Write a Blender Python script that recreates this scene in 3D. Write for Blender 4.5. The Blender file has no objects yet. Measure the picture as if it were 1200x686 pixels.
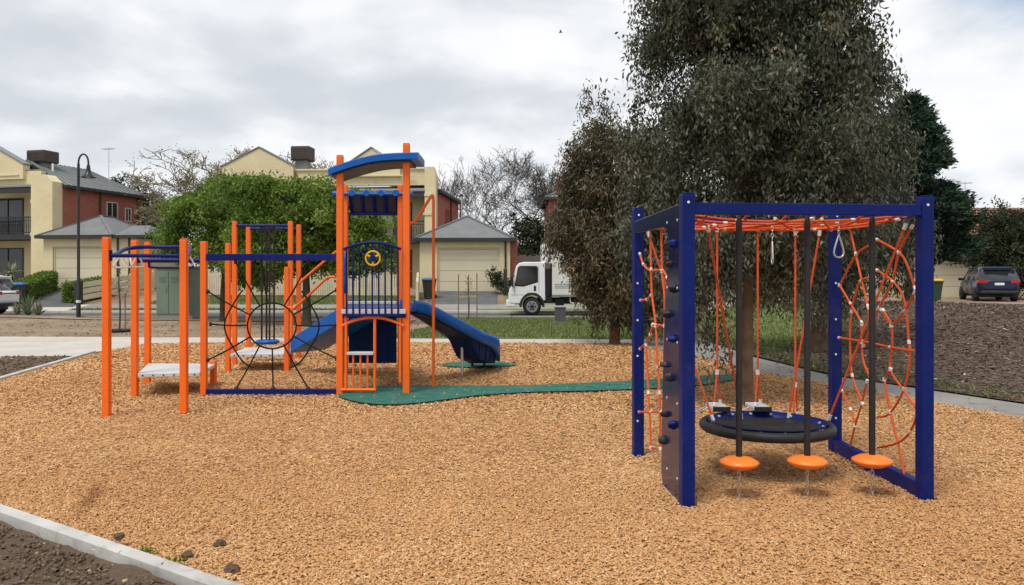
import bpy, bmesh, math, random
import numpy as np
from mathutils import Vector, Matrix, Quaternion
random.seed(7); RNG = np.random.default_rng(7)
C = bpy.context.scene.collection
S = bpy.context.scene
# ------------------------------------------------------------------ camera
H = 1.7; F = 940.0; CX = 600.0; HY = 322.0           # eye height, focal length in photo pixels, centre column, horizon row
cam_d = bpy.data.cameras.new('camera'); cam = bpy.data.objects.new('camera', cam_d); C.objects.link(cam)
cam_d.sensor_width = 36; cam_d.lens = F/1200*36; cam_d.shift_y = -(343-HY)/1200; cam_d.clip_end = 2000; cam_d.clip_start = .05
cam.location = (0, 0, H); cam.rotation_euler = (math.radians(90), 0, 0)
S.camera = cam
# ------------------------------------------------------------------ light
S.view_settings.view_transform = 'Standard'; S.view_settings.look = 'None'; S.view_settings.exposure = 0.38; S.view_settings.gamma = 1
SUN_EL = math.radians(62); SUN_AZ = math.radians(215)   # azimuth from +Y clockwise: behind the camera, to its left
w = bpy.data.worlds.new('World'); S.world = w; w.use_nodes = True
def world_nodes():
    nt = w.node_tree; nt.nodes.clear(); N = nt.nodes.new; L = nt.links.new
    out = N('ShaderNodeOutputWorld'); mix = N('ShaderNodeMixShader')
    sky = N('ShaderNodeTexSky'); sky.sky_type = 'NISHITA'; sky.sun_disc = False
    sky.sun_elevation = SUN_EL; sky.sun_rotation = SUN_AZ
    b1 = N('ShaderNodeBackground'); b1.inputs[1].default_value = .12; L(sky.outputs[0], b1.inputs[0])
    b2 = N('ShaderNodeBackground'); b2.inputs[1].default_value = 1.0
    tc = N('ShaderNodeTexCoord'); sep = N('ShaderNodeSeparateXYZ'); L(tc.outputs['Generated'], sep.inputs[0])
    def M(op, a, b=None, clamp=False):
        m = N('ShaderNodeMath'); m.operation = op; m.use_clamp = clamp
        for i, v in enumerate((a, b)):
            if v is None: continue
            if isinstance(v, (int, float)): m.inputs[i].default_value = v
            else: L(v, m.inputs[i])
        return m.outputs[0]
    z = M('ADD', M('MAXIMUM', sep.outputs[2], 0.0), .26)
    cmb = N('ShaderNodeCombineXYZ'); L(M('DIVIDE', sep.outputs[0], z), cmb.inputs[0]); L(M('DIVIDE', sep.outputs[1], z), cmb.inputs[1])
    mp = N('ShaderNodeMapping'); L(cmb.outputs[0], mp.inputs[0]); mp.inputs['Location'].default_value = (3.1, 1.7, 0); mp.inputs['Scale'].default_value = (.8, .8, 1)
    n1 = N('ShaderNodeTexNoise'); L(mp.outputs[0], n1.inputs['Vector']); n1.inputs['Scale'].default_value = 2.6; n1.inputs['Detail'].default_value = 7; n1.inputs['Roughness'].default_value = .48; n1.inputs['Distortion'].default_value = .15
    n2 = N('ShaderNodeTexNoise'); L(mp.outputs[0], n2.inputs['Vector']); n2.inputs['Scale'].default_value = .5; n2.inputs['Detail'].default_value = 3
    v = M('ADD', M('MULTIPLY', n1.outputs[0], .72), M('MULTIPLY', n2.outputs[0], .28))
    r = N('ShaderNodeValToRGB'); L(v, r.inputs[0])
    e = r.color_ramp.elements; e[0].position = .40; e[0].color = (.52, .545, .585, 1); e[1].position = .60; e[1].color = (.80, .805, .81, 1)
    for p, c in ((.465, (.585, .61, .645, 1)), (.505, (.67, .69, .71, 1)), (.54, (.74, .75, .765, 1))):
        k = e.new(p); k.color = c
    L(r.outputs[0], b2.inputs[0])
    # thin cloud at the upper right lets some blue through
    nrm = N('ShaderNodeVectorMath'); nrm.operation = 'DISTANCE'; L(tc.outputs['Generated'], nrm.inputs[0]); nrm.inputs[1].default_value = (.525, .78, .335)
    d = M('ADD', nrm.outputs['Value'], M('MULTIPLY', M('SUBTRACT', n1.outputs[0], .5), .25))
    fac = M('ADD', M('MULTIPLY', d, 9.0), .02, True)
    fac = M('MINIMUM', fac, .97)
    L(fac, mix.inputs[0]); L(b1.outputs[0], mix.inputs[1]); L(b2.outputs[0], mix.inputs[2]); L(mix.outputs[0], out.inputs[0])
world_nodes()
sd = bpy.data.lights.new('sun', 'SUN'); sd.energy = 2.0; sd.angle = math.radians(20); sd.color = (1, .96, .9)
so = bpy.data.objects.new('sun', sd); C.objects.link(so)
sdir = Vector((math.sin(SUN_AZ)*math.cos(SUN_EL), math.cos(SUN_AZ)*math.cos(SUN_EL), math.sin(SUN_EL)))
so.rotation_euler = (-sdir).to_track_quat('-Z', 'Y').to_euler(); so.location = sdir*60

# ------------------------------------------------------------------ measuring: photo pixel + distance -> metres
def P(x, y, D): return Vector(((x-CX)/F*D, D, H-(y-HY)/F*D))
def G(x, y):
    D = H*F/(y-HY); return Vector(((x-CX)/F*D, D, 0))
def sstep(a, b, v):
    t = np.clip((v-a)/(b-a), 0, 1); return t*t*(3-2*t)
def ter(x, y):
    """height of the land: level park, front yards that rise to the houses, a bark mound on the right"""
    x = np.asarray(x, float); y = np.asarray(y, float)
    street = .92*np.clip((y-36.2)/8, 0, 1)
    d = (x-4.87)*.889+(y-14.9)*.459
    m = .74*sstep(.4, 12.0, d)*sstep(6.0, 10.5, x)*(1-.45*sstep(13.5, 20, d))
    right = .46*sstep(20, 32, y)*sstep(6, 13, x)
    z = np.maximum(np.maximum(m, right), np.where(x > 12, np.minimum(street, .46), street)+0*m)
    z = z+.16*np.exp(-(((x+20)/3.2)**2+((y-31)/1.5)**2))
    return z
def tz(x, y): return float(ter(x, y))

# ------------------------------------------------------------------ materials
def new_mat(name):
    m = bpy.data.materials.new(name); m.use_nodes = True
    nt = m.node_tree; bs = nt.nodes['Principled BSDF']; return m, nt, bs
def ramp(nt, fac, stops):
    r = nt.nodes.new('ShaderNodeValToRGB'); nt.links.new(fac, r.inputs[0]); e = r.color_ramp.elements
    while len(e) < len(stops): e.new(.5)
    for k, (p, c) in zip(e, stops): k.position = p; k.color = (*c, 1)
    return r.outputs[0]
def noise(nt, scale, detail=4, rough=.55, vec=None, coord='Object'):
    n = nt.nodes.new('ShaderNodeTexNoise'); n.inputs['Scale'].default_value = scale; n.inputs['Detail'].default_value = detail; n.inputs['Roughness'].default_value = rough
    if vec is None:
        tc = nt.nodes.new('ShaderNodeTexCoord'); vec = tc.outputs[coord]
    nt.links.new(vec, n.inputs['Vector']); return n.outputs[0]
def bump(nt, bs, h, strength, dist=.01):
    b = nt.nodes.new('ShaderNodeBump'); b.inputs['Strength'].default_value = strength; b.inputs['Distance'].default_value = dist
    nt.links.new(h, b.inputs['Height']); nt.links.new(b.outputs[0], bs.inputs['Normal'])
def plain(name, c, rough=.5, var=.12, scale=3.0, metal=0, bmp=0, spec=.5, coat=0):
    m, nt, bs = new_mat(name)
    lo = tuple(v*(1-var) for v in c); hi = tuple(min(1, v*(1+var)) for v in c)
    nt.links.new(ramp(nt, noise(nt, scale, 5), [(.3, lo), (.7, hi)]), bs.inputs['Base Color'])
    rr = ramp(nt, noise(nt, scale*2.3, 3), [(.3, (rough*.85,)*3), (.7, (min(1, rough*1.15),)*3)])
    nt.links.new(rr, bs.inputs['Roughness'])
    bs.inputs['Metallic'].default_value = metal; bs.inputs['Specular IOR Level'].default_value = spec; bs.inputs['Coat Weight'].default_value = coat
    if bmp: bump(nt, bs, noise(nt, scale*12, 4), bmp)
    return m
def tinted(name, stops, rough=.7, trans=0, spec=.3):
    """colour picked per piece by the random 'tint' attribute"""
    m, nt, bs = new_mat(name)
    a = nt.nodes.new('ShaderNodeAttribute'); a.attribute_name = 'tint'
    nt.links.new(ramp(nt, a.outputs['Fac'], stops), bs.inputs['Base Color'])
    bs.inputs['Roughness'].default_value = rough; bs.inputs['Specular IOR Level'].default_value = spec
    if trans:
        t = nt.nodes.new('ShaderNodeBsdfTranslucent'); mx = nt.nodes.new('ShaderNodeMixShader'); mx.inputs[0].default_value = trans
        nt.links.new(ramp(nt, a.outputs['Fac'], stops), t.inputs[0])
        o = nt.nodes['Material Output']; nt.links.new(bs.outputs[0], mx.inputs[1]); nt.links.new(t.outputs[0], mx.inputs[2]); nt.links.new(mx.outputs[0], o.inputs[0])
    return m
def ground_mat(name, stops, big=.35, fine=14, bmp=.6, rough=.95, mixf=.5):
    m, nt, bs = new_mat(name)
    a = noise(nt, big, 5, .6); b = noise(nt, fine, 6, .7)
    mx = nt.nodes.new('ShaderNodeMath'); mx.operation = 'MULTIPLY_ADD'; nt.links.new(a, mx.inputs[0]); mx.inputs[1].default_value = 1-mixf
    m2 = nt.nodes.new('ShaderNodeMath'); m2.operation = 'MULTIPLY'; nt.links.new(b, m2.inputs[0]); m2.inputs[1].default_value = mixf
    nt.links.new(m2.outputs[0], mx.inputs[2])
    nt.links.new(ramp(nt, mx.outputs[0], stops), bs.inputs['Base Color'])
    bs.inputs['Roughness'].default_value = rough; bs.inputs['Specular IOR Level'].default_value = .2
    bump(nt, bs, b, bmp, .03); return m
def chip_bed_mat(name, stops, scale=30):
    m, nt, bs = new_mat(name)
    tc = nt.nodes.new('ShaderNodeTexCoord'); v = nt.nodes.new('ShaderNodeTexVoronoi'); v.inputs['Scale'].default_value = scale
    mp = nt.nodes.new('ShaderNodeMapping'); mp.inputs['Scale'].default_value = (1, .6, 1); mp.inputs['Rotation'].default_value = (0, 0, .5)
    nt.links.new(tc.outputs['Object'], mp.inputs[0]); nt.links.new(mp.outputs[0], v.inputs['Vector'])
    sp = nt.nodes.new('ShaderNodeSeparateColor'); nt.links.new(v.outputs['Color'], sp.inputs[0])
    nt.links.new(ramp(nt, sp.outputs[0], stops), bs.inputs['Base Color']); bs.inputs['Roughness'].default_value = .9; bs.inputs['Specular IOR Level'].default_value = .2
    bump(nt, bs, v.outputs['Distance'], .7, .03); return m
def dusty(name, dust=(.42, .33, .24), amt=.16):
    """thin patchy dust and scuffs over a paint"""
    m = M[name]; nt = m.node_tree; bs = nt.nodes['Principled BSDF']; src = bs.inputs['Base Color'].links[0].from_socket
    a = noise(nt, 5, 6, .7); f = ramp(nt, a, [(.52, (0, 0, 0)), (.72, (amt,)*3)]); mx = nt.nodes.new('ShaderNodeMixRGB'); nt.links.new(f, mx.inputs[0]); nt.links.new(src, mx.inputs[1]); mx.inputs[2].default_value = (*dust, 1); nt.links.new(mx.outputs[0], bs.inputs['Base Color'])
MULCH = [(0, (.33, .155, .063)), (.25, (.50, .260, .106)), (.6, (.60, .338, .148)), (.88, (.68, .42, .205)), (1, (.76, .54, .31))]
M = {}
M['mulch'] = chip_bed_mat('mulch_bed', [(p, tuple(v*.9 for v in c)) for p, c in MULCH], 40)
M['chip'] = tinted('mulch_chip', MULCH, .85)
M['bark'] = chip_bed_mat('bark_bed', [(0, (.06, .041, .03)), (.6, (.125, .086, .06)), (1, (.20, .15, .11))], 30)
M['barkchip'] = tinted('bark_chip', [(0, (.055, .036, .026)), (.55, (.125, .084, .058)), (.85, (.21, .15, .105)), (.97, (.36, .29, .23)), (1, (.5, .44, .38))], .85)
M['soil'] = ground_mat('soil', [(.3, (.085, .056, .037)), (.55, (.155, .108, .073)), (.75, (.235, .17, .12))], .9, 26, 1.0)
M['soilcrumb'] = tinted('soil_crumb', [(0, (.075, .05, .033)), (.6, (.145, .10, .068)), (.93, (.22, .16, .11)), (1, (.46, .34, .21))], .95)
M['dirt'] = ground_mat('dirt', [(.32, (.13, .09, .062)), (.5, (.26, .19, .13)), (.66, (.40, .31, .22))], .5, 9, .5)
M['grass'] = ground_mat('grass', [(.32, (.09, .125, .04)), (.52, (.165, .20, .07)), (.7, (.26, .26, .12))], .7, 22, .8)
M['blade'] = tinted('grass_blade', [(0, (.07, .10, .028)), (.6, (.165, .215, .065)), (1, (.33, .33, .16))], .7, .3)
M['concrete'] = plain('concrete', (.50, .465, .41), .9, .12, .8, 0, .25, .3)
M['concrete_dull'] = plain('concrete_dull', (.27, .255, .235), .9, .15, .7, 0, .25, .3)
M['edging'] = plain('edging', (.50, .49, .46), .9, .16, 2.2, 0, .3, .3)
M['asphalt'] = plain('asphalt', (.085, .085, .088), .9, .2, 1.5, 0, .3, .3)
M['drive'] = plain('driveway', (.11, .11, .115), .9, .2, 1.2, 0, .3, .3)
M['rubber_green'] = plain('rubber_green', (.028, .14, .105), .85, .14, 5, 0, .5, .3)
M['orange'] = plain('orange_paint', (.88, .145, .010), .42, .05, 2, 0, 0, .3)
M['navy'] = plain('navy_paint', (.003, .013, .125), .4, .12, 2, 0, 0, .16)
M['navy_panel'] = plain('navy_panel', (.0035, .007, .062), .16, .12, 2, 0, 0, .3)
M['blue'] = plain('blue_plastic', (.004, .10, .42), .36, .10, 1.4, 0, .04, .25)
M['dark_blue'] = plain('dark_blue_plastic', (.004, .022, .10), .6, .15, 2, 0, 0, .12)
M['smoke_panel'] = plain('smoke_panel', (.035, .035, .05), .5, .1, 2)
M['black'] = plain('black_rubber', (.012, .012, .013), .6, .2, 4)
M['black_paint'] = plain('black_paint', (.010, .010, .011), .4, .1, 2)
M['rope'] = plain('orange_rope', (.72, .115, .032), .75, .15, 60, 0, .5, .2)
M['black_rope'] = plain('black_rope', (.013, .012, .012), .8, .2, 60, 0, .5, .2)
M['steel'] = plain('galvanised_steel', (.62, .63, .64), .38, .12, 12, .85)
M['white_fit'] = plain('pale_fitting', (.74, .73, .70), .4, .1, 12, .2)
M['deck_grey'] = plain('deck_grey', (.54, .55, .55), .6, .08, 4, .1)
M['disc_orange'] = plain('disc_orange', (.88, .20, .02), .45, .06, 5, 0, .06)
M['yellow'] = plain('yellow_plastic', (.62, .36, .02), .4, .06, 4)
M['cream'] = plain('cream_render', (.66, .575, .36), .9, .08, .6, 0, .1, .2)
M['cream_door'] = plain('cream_door', (.64, .57, .41), .6, .04, .6)
M['cream_fence'] = plain('cream_fence', (.58, .51, .36), .8, .1, 2)
M['roof'] = plain('roof_grey', (.155, .165, .165), .6, .12, 1.5, 0, .1)
M['fascia'] = plain('dark_fascia', (.025, .027, .028), .6, .1)
M['dark_glass'] = plain('dark_glass', (.018, .021, .024), .08, .2, .6, 0, 0, .8)
M['grey_paint'] = plain('grey_paint', (.20, .21, .21), .6, .1)
M['window_white'] = plain('window_frame', (.55, .53, .48), .6, .08)
M['util_green'] = plain('utility_green', (.16, .215, .165), .6, .1, 1.2)
M['white_paint'] = plain('white_paint', (.78, .79, .79), .3, .05, 1.5, 0, 0, .5, .3)
M['canvas'] = plain('canvas', (.66, .65, .60), .8, .08, 1.5, 0, .2)
M['grey_plastic'] = plain('grey_plastic', (.075, .075, .08), .7, .1)
M['tyre'] = plain('tyre', (.016, .016, .017), .85, .2, 8)
M['rim'] = plain('rim', (.30, .30, .31), .45, .15, 6, .5)
M['car_blue'] = plain('car_blue', (.006, .018, .06), .3, .08, 1, .0, 0, .4, .25)
M['red_lens'] = plain('red_lens', (.42, .02, .015), .2, .1)
M['amber_lens'] = plain('clear_lens', (.6, .58, .52), .2, .1)
M['bin_green'] = plain('bin_green', (.018, .06, .03), .6, .1)
M['bin_dark'] = plain('bin_dark', (.022, .026, .028), .6, .1)
M['bin_blue'] = plain('bin_blue', (.03, .11, .32), .5, .1)
M['cooler'] = plain('cooler_brown', (.06, .045, .04), .7, .15)
M['wood'] = plain('wood_stake', (.23, .155, .09), .85, .2, 9, 0, .2)
M['oldwood'] = plain('old_wood', (.13, .11, .09), .9, .25, 6, 0, .2)
M['hessian'] = plain('hessian', (.45, .33, .2), .95, .15, 20)
M['gumbark'] = plain('gum_bark', (.16, .105, .065), .9, .35, 5, 0, .6, .2)
M['redbark'] = plain('red_bark', (.17, .075, .05), .9, .4, 6, 0, .5, .2)
M['darkbark'] = plain('dark_bark', (.07, .055, .042), .95, .3, 6, 0, .5, .2)
M['twig'] = plain('twig', (.075, .063, .055), .9, .2, 4)
M['paletwig'] = plain('pale_twig', (.21, .175, .11), .9, .2, 4)
M['gumleaf'] = tinted('gum_leaf', [(0, (.023, .028, .017)), (.45, (.071, .080, .048)), (.78, (.135, .143, .092)), (.94, (.205, .20, .135)), (1, (.27, .215, .13))], .5, .2, .5)
M['gumleaf_brown'] = tinted('gum_leaf_brown', [(0, (.028, .026, .014)), (.45, (.085, .075, .04)), (.8, (.155, .13, .07)), (1, (.27, .21, .115))], .55, .2, .45)
M['greenleaf'] = tinted('green_leaf', [(0, (.035, .065, .010)), (.45, (.115, .19, .027)), (.8, (.20, .30, .05)), (1, (.30, .40, .09))], .55, .35, .3)
M['conifer'] = tinted('conifer_leaf', [(0, (.010, .026, .014)), (.6, (.03, .062, .035)), (1, (.065, .11, .065))], .7, .1)
M['darkleaf'] = tinted('dark_leaf', [(0, (.014, .022, .010)), (.6, (.038, .052, .022)), (1, (.10, .10, .05))], .6, .2)
M['blossom'] = tinted('blossom', [(0, (.15, .14, .06)), (.6, (.30, .27, .14)), (1, (.52, .47, .33))], .8, .3)
M['flax'] = tinted('flax_leaf', [(0, (.09, .13, .07)), (.6, (.20, .24, .14)), (1, (.5, .42, .26))], .6, .2)
M['bird'] = plain('bird_feather', (.03, .03, .03), .8)
def brick_mat():
    m, nt, bs = new_mat('red_brick')
    tc = nt.nodes.new('ShaderNodeTexCoord'); mp = nt.nodes.new('ShaderNodeMapping'); mp.inputs['Rotation'].default_value = (math.radians(90), 0, math.radians(90))
    sp = nt.nodes.new('ShaderNodeSeparateXYZ'); nt.links.new(tc.outputs['Object'], sp.inputs[0])
    ad = nt.nodes.new('ShaderNodeMath'); ad.operation = 'ADD'; nt.links.new(sp.outputs[0], ad.inputs[0]); nt.links.new(sp.outputs[1], ad.inputs[1])
    cb = nt.nodes.new('ShaderNodeCombineXYZ'); nt.links.new(ad.outputs[0], cb.inputs[0]); nt.links.new(sp.outputs[2], cb.inputs[1])
    b = nt.nodes.new('ShaderNodeTexBrick'); nt.links.new(cb.outputs[0], b.inputs['Vector']); b.inputs['Scale'].default_value = 1
    b.inputs['Brick Width'].default_value = .24; b.inputs['Row Height'].default_value = .086; b.inputs['Mortar Size'].default_value = .008
    b.inputs['Color1'].default_value = (.30, .070, .045, 1); b.inputs['Color2'].default_value = (.36, .10, .06, 1); b.inputs['Mortar'].default_value = (.30, .17, .13, 1)
    nt.links.new(b.outputs[0], bs.inputs['Base Color']); bs.inputs['Roughness'].default_value = .9; return m
M['brick'] = brick_mat()
for k_, a_ in (('orange', .12), ('navy', .03), ('blue', .07), ('black', .08), ('deck_grey', .2), ('white_paint', .12), ('canvas', .25), ('navy_panel', .015), ('rubber_green', .12)): dusty(k_, amt=a_)
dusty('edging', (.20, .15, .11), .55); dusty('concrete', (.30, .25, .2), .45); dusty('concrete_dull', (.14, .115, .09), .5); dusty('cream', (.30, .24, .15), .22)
M['tile_roof'] = plain('tile_roof', (.24, .115, .075), .85, .25, 2.5, 0, .4)

# ------------------------------------------------------------------ mesh helpers
class MB:
    def __init__(s): s.v = []; s.f = []; s.sm = []
    def add(s, vs, fs, smooth=False):
        o = len(s.v); s.v += [tuple(q) for q in vs]; s.f += [tuple(i+o for i in f) for f in fs]; s.sm += [smooth]*len(fs); return s
    def box(s, c, d, rz=0, rot=None):
        hx, hy, hz = d[0]/2, d[1]/2, d[2]/2; R = rot or Matrix.Rotation(rz, 3, 'Z'); c = Vector(c)
        vs = [c+R @ Vector((sx*hx, sy*hy, sz*hz)) for sz in (-1, 1) for sx, sy in ((-1, -1), (1, -1), (1, 1), (-1, 1))]
        return s.add(vs, [(3, 2, 1, 0), (4, 5, 6, 7), (0, 1, 5, 4), (1, 2, 6, 5), (2, 3, 7, 6), (3, 0, 4, 7)])
    def bb(s, a, b): return s.box([(a[i]+b[i])/2 for i in range(3)], [abs(b[i]-a[i]) for i in range(3)])
    def bar(s, p, q, w, h, up=(0, 0, 1)):
        p = Vector(p); q = Vector(q); d = (q-p); L = d.length; d.normalize(); sd_ = d.cross(Vector(up)).normalized(); u = sd_.cross(d)
        R = Matrix((sd_, d, u)).transposed(); return s.box((p+q)/2, (w, L, h), rot=R)
    def tube(s, pts, r, n=8, cap=True, close=False):
        pts = [Vector(p) for p in pts]; k = len(pts); rs = r if isinstance(r, (list, tuple)) else [r]*k
        rings = []; prev = None
        for i, p in enumerate(pts):
            a = pts[(i-1) % k] if (close or i > 0) else p; b = pts[(i+1) % k] if (close or i < k-1) else p
            t = (b-a); t = t.normalized() if t.length > 1e-9 else Vector((0, 0, 1))
            if prev is None:
                x = t.orthogonal().normalized()
            else:
                x = prev-t*prev.dot(t); x = x.normalized() if x.length > 1e-6 else t.orthogonal().normalized()
            prev = x; y = t.cross(x)
            rings.append([p+(x*math.cos(2*math.pi*j/n)+y*math.sin(2*math.pi*j/n))*rs[i] for j in range(n)])
        vs = [q for rg in rings for q in rg]; fs = []
        for i in range(k if close else k-1):
            a = i*n; b = ((i+1) % k)*n
            for j in range(n): fs.append((a+j, a+(j+1) % n, b+(j+1) % n, b+j))
        s.add(vs, fs, True)
        if cap and not close: s.add(rings[0], [tuple(range(n))[::-1]]); s.add(rings[-1], [tuple(range(n))])
        return s
    def lathe(s, c, prof, n=24, axis='z', cap=True):
        c = Vector(c); vs = []; fs = []
        for r, z in prof:
            for j in range(n):
                a = 2*math.pi*j/n
                q = Vector((r*math.cos(a), r*math.sin(a), z))
                if axis == 'x': q = Vector((q.z, q.x, q.y))
                if axis == 'y': q = Vector((q.x, q.z, q.y))
                vs.append(c+q)
        for i in range(len(prof)-1):
            for j in range(n): fs.append((i*n+j, i*n+(j+1) % n, (i+1)*n+(j+1) % n, (i+1)*n+j))
        s.add(vs, fs, True)
        if cap: s.add(vs[:n], [tuple(range(n))[::-1]]); s.add(vs[-n:], [tuple(range(n))])
        return s
    def prism(s, poly, depth, O, U, V):
        """polygon in the plane (U, V) at O, thickened by depth along U x V"""
        O, U, V = Vector(O), Vector(U), Vector(V); W = U.cross(V).normalized()*depth; n = len(poly)
        a = [O+U*p[0]+V*p[1] for p in poly]; vs = a+[q+W for q in a]
        return s.add(vs, [tuple(range(n))[::-1], tuple(range(n, 2*n))]+[(i, (i+1) % n, (i+1) % n+n, i+n) for i in range(n)])
    def loft(s, rings, cap=True, closed=True, smooth=True):
        n = len(rings[0]); vs = [q for r in rings for q in r]; fs = []
        for i in range(len(rings)-1):
            for j in range(n if closed else n-1): fs.append((i*n+j, i*n+(j+1) % n, (i+1)*n+(j+1) % n, (i+1)*n+j))
        s.add(vs, fs, smooth)
        if cap: s.add(rings[0], [tuple(range(n))[::-1]]); s.add(rings[-1], [tuple(range(n))])
        return s
    def build(s, name, mat, parent=None, world=True, bevel=0, seg=2, fix=True):
        me = bpy.data.meshes.new(name); vs = s.v
        if parent is not None and world:
            r = parent
            while r.parent: r = r.parent
            Mi = (Matrix.Translation(r.location) @ r.rotation_euler.to_matrix().to_4x4()).inverted()
            vs = [Mi @ Vector(q) for q in vs]
        me.from_pydata([tuple(q) for q in vs], [], s.f); me.update()
        me.polygons.foreach_set('use_smooth', s.sm)
        if fix:
            bm = bmesh.new(); bm.from_mesh(me); bmesh.ops.recalc_face_normals(bm, faces=bm.faces); bm.to_mesh(me); bm.free()
        me.materials.append(M[mat]); o = bpy.data.objects.new(name, me); C.objects.link(o)
        if parent: o.parent = parent
        if bevel:
            b = o.modifiers.new('bevel', 'BEVEL'); b.width = bevel; b.segments = seg; b.limit_method = 'ANGLE'; b.angle_limit = math.radians(35)
        return o
def tag(o, label=None, cat=None, group=None, kind=None):
    for k, v in (('label', label), ('category', cat), ('group', group), ('kind', kind)):
        if v: o[k] = v
    return o
def thing(name, loc, label, cat, group=None, rz=0):
    o = bpy.data.objects.new(name, None); o.empty_display_size = .2; o.location = loc; o.rotation_euler = (0, 0, rz); C.objects.link(o)
    return tag(o, label, cat, group)
def copy_thing(root, loc, rz, label=None, group=None):
    r = root.copy(); C.objects.link(r); r.location = loc; r.rotation_euler = (0, 0, rz)
    if label: r['label'] = label
    if group: r['group'] = group
    for ch in list(root.children):
        c = ch.copy(); C.objects.link(c); c.parent = r
        for g in list(ch.children):
            d = g.copy(); C.objects.link(d); d.parent = c
    return r
def curve(pts, n=6):
    """smooth line through the points"""
    pts = [Vector(p) for p in pts]; q = [pts[0]*2-pts[1]]+pts+[pts[-1]*2-pts[-2]]; out = []
    for i in range(1, len(q)-2):
        for k in range(n):
            t = k/n; a, b, c, d = q[i-1], q[i], q[i+1], q[i+2]
            out.append(.5*((2*b)+(c-a)*t+(2*a-5*b+4*c-d)*t*t+(3*b-a-3*c+d)*t**3))
    out.append(pts[-1]); return out
def pieces(name, mat, V, Fc, tint, per_v, parent=None):
    """numpy verts (N,per_v,3) + face template -> one mesh with a random tint per piece"""
    N = len(V); me = bpy.data.meshes.new(name)
    Fc = np.asarray(Fc); k = Fc.shape[1]; nf = len(Fc)
    idx = (Fc[None]+(np.arange(N)*per_v)[:, None, None]).reshape(-1)
    me.vertices.add(N*per_v); me.vertices.foreach_set('co', V.reshape(-1).astype(np.float32))
    me.loops.add(len(idx)); me.loops.foreach_set('vertex_index', idx.astype(np.int32))
    me.polygons.add(N*nf); me.polygons.foreach_set('loop_start', (np.arange(N*nf)*k).astype(np.int32))
    at = me.attributes.new('tint', 'FLOAT', 'POINT'); at.data.foreach_set('value', np.repeat(tint, per_v).astype(np.float32))
    me.update(calc_edges=True); me.validate(); me.materials.append(M[mat])
    o = bpy.data.objects.new(name, me); C.objects.link(o)
    if parent: o.parent = parent
    return o
def unit(a): return a/np.maximum(np.linalg.norm(a, axis=1, keepdims=True), 1e-9)
def leaves(name, mat, cen, dirs, ln, wd, tint, parent, fold=.15):
    """each leaf a folded diamond hanging from its stalk"""
    n = len(cen); dirs = unit(dirs); side = unit(np.cross(dirs, RNG.normal(size=(n, 3)))); nor = np.cross(dirs, side)
    ln = ln[:, None]; wd = wd[:, None]
    V = np.stack([cen, cen+dirs*ln*.45+side*wd*.5+nor*wd*fold, cen+dirs*ln, cen+dirs*ln*.45-side*wd*.5+nor*wd*fold], 1)
    if parent is not None: V = V-np.array(parent.location)[None, None]
    return pieces(name, mat, V, [(0, 1, 2), (0, 2, 3)], tint, 4, parent)
def crown_points(blobs, nclump, per, spread, shell=.55, bough=9, loose=1.7):
    """boughs spread through several ellipsoids, clumps round each bough, leaves round each clump"""
    vol = np.array([b[3]*b[4]*b[5] for b in blobs]); pr = vol**(.8); pr /= pr.sum(); nb = max(6, nclump//bough)
    w_ = RNG.choice(len(blobs), nb, p=pr); B = np.array([b[:6] for b in blobs])[w_]
    d = unit(RNG.normal(size=(nb, 3))); q = RNG.random(nb)**(1/3*shell)
    bc = B[:, :3]+d*B[:, 3:6]*q[:, None]; bt = RNG.normal(0, .14, nb)
    k = RNG.integers(0, nb, nclump); sp = np.array(spread)
    cc = bc[k]+RNG.normal(size=(nclump, 3))*sp[None]*loose
    ct = bt[k]+RNG.normal(0, .13, nclump)
    cen = np.repeat(cc, per, 0)+RNG.normal(size=(nclump*per, 3))*sp[None]*.72
    return cen, np.repeat(ct, per), cc
def in_poly(x, y, poly):
    ins = np.zeros(len(x), bool); n = len(poly)
    for i in range(n):
        x1, y1 = poly[i][:2]; x2, y2 = poly[(i+1) % n][:2]
        c = ((y1 > y) != (y2 > y)) & (x < (x2-x1)*(y-y1)/((y2-y1) or 1e-9)+x1); ins ^= c
    return ins
def sheet(name, poly, mat, off, step=1.5, kind='structure', rough=0, rs=.3):
    bm = bmesh.new(); vs = [bm.verts.new((p[0], p[1], 0)) for p in poly]; bm.faces.new(vs); bmesh.ops.triangulate(bm, faces=bm.faces)
    xs = [p[0] for p in poly]; ys = [p[1] for p in poly]
    for ax, lo, hi in ((0, min(xs), max(xs)), (1, min(ys), max(ys))):
        k = lo+step
        while k < hi:
            co = [0, 0, 0]; co[ax] = k; no = [0, 0, 0]; no[ax] = 1
            bmesh.ops.bisect_plane(bm, geom=bm.verts[:]+bm.edges[:]+bm.faces[:], plane_co=co, plane_no=no); k += step
    bmesh.ops.remove_doubles(bm, verts=bm.verts, dist=1e-4)
    from mathutils import noise as mn
    for v in bm.verts:
        z = tz(v.co.x, v.co.y)+off
        if rough: z += rough*abs(mn.noise(Vector((v.co.x/rs, v.co.y/rs, 3))))+rough*.5*abs(mn.noise(Vector((v.co.x/rs*3, v.co.y/rs*3, 8))))
        v.co.z = z
    bmesh.ops.recalc_face_normals(bm, faces=bm.faces)
    if sum(f.normal.z for f in bm.faces) < 0: bmesh.ops.reverse_faces(bm, faces=bm.faces)
    me = bpy.data.meshes.new(name); bm.to_mesh(me); bm.free(); me.materials.append(M[mat])
    for p in me.polygons: p.use_smooth = True
    o = bpy.data.objects.new(name, me); C.objects.link(o); o['kind'] = kind; return o

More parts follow.
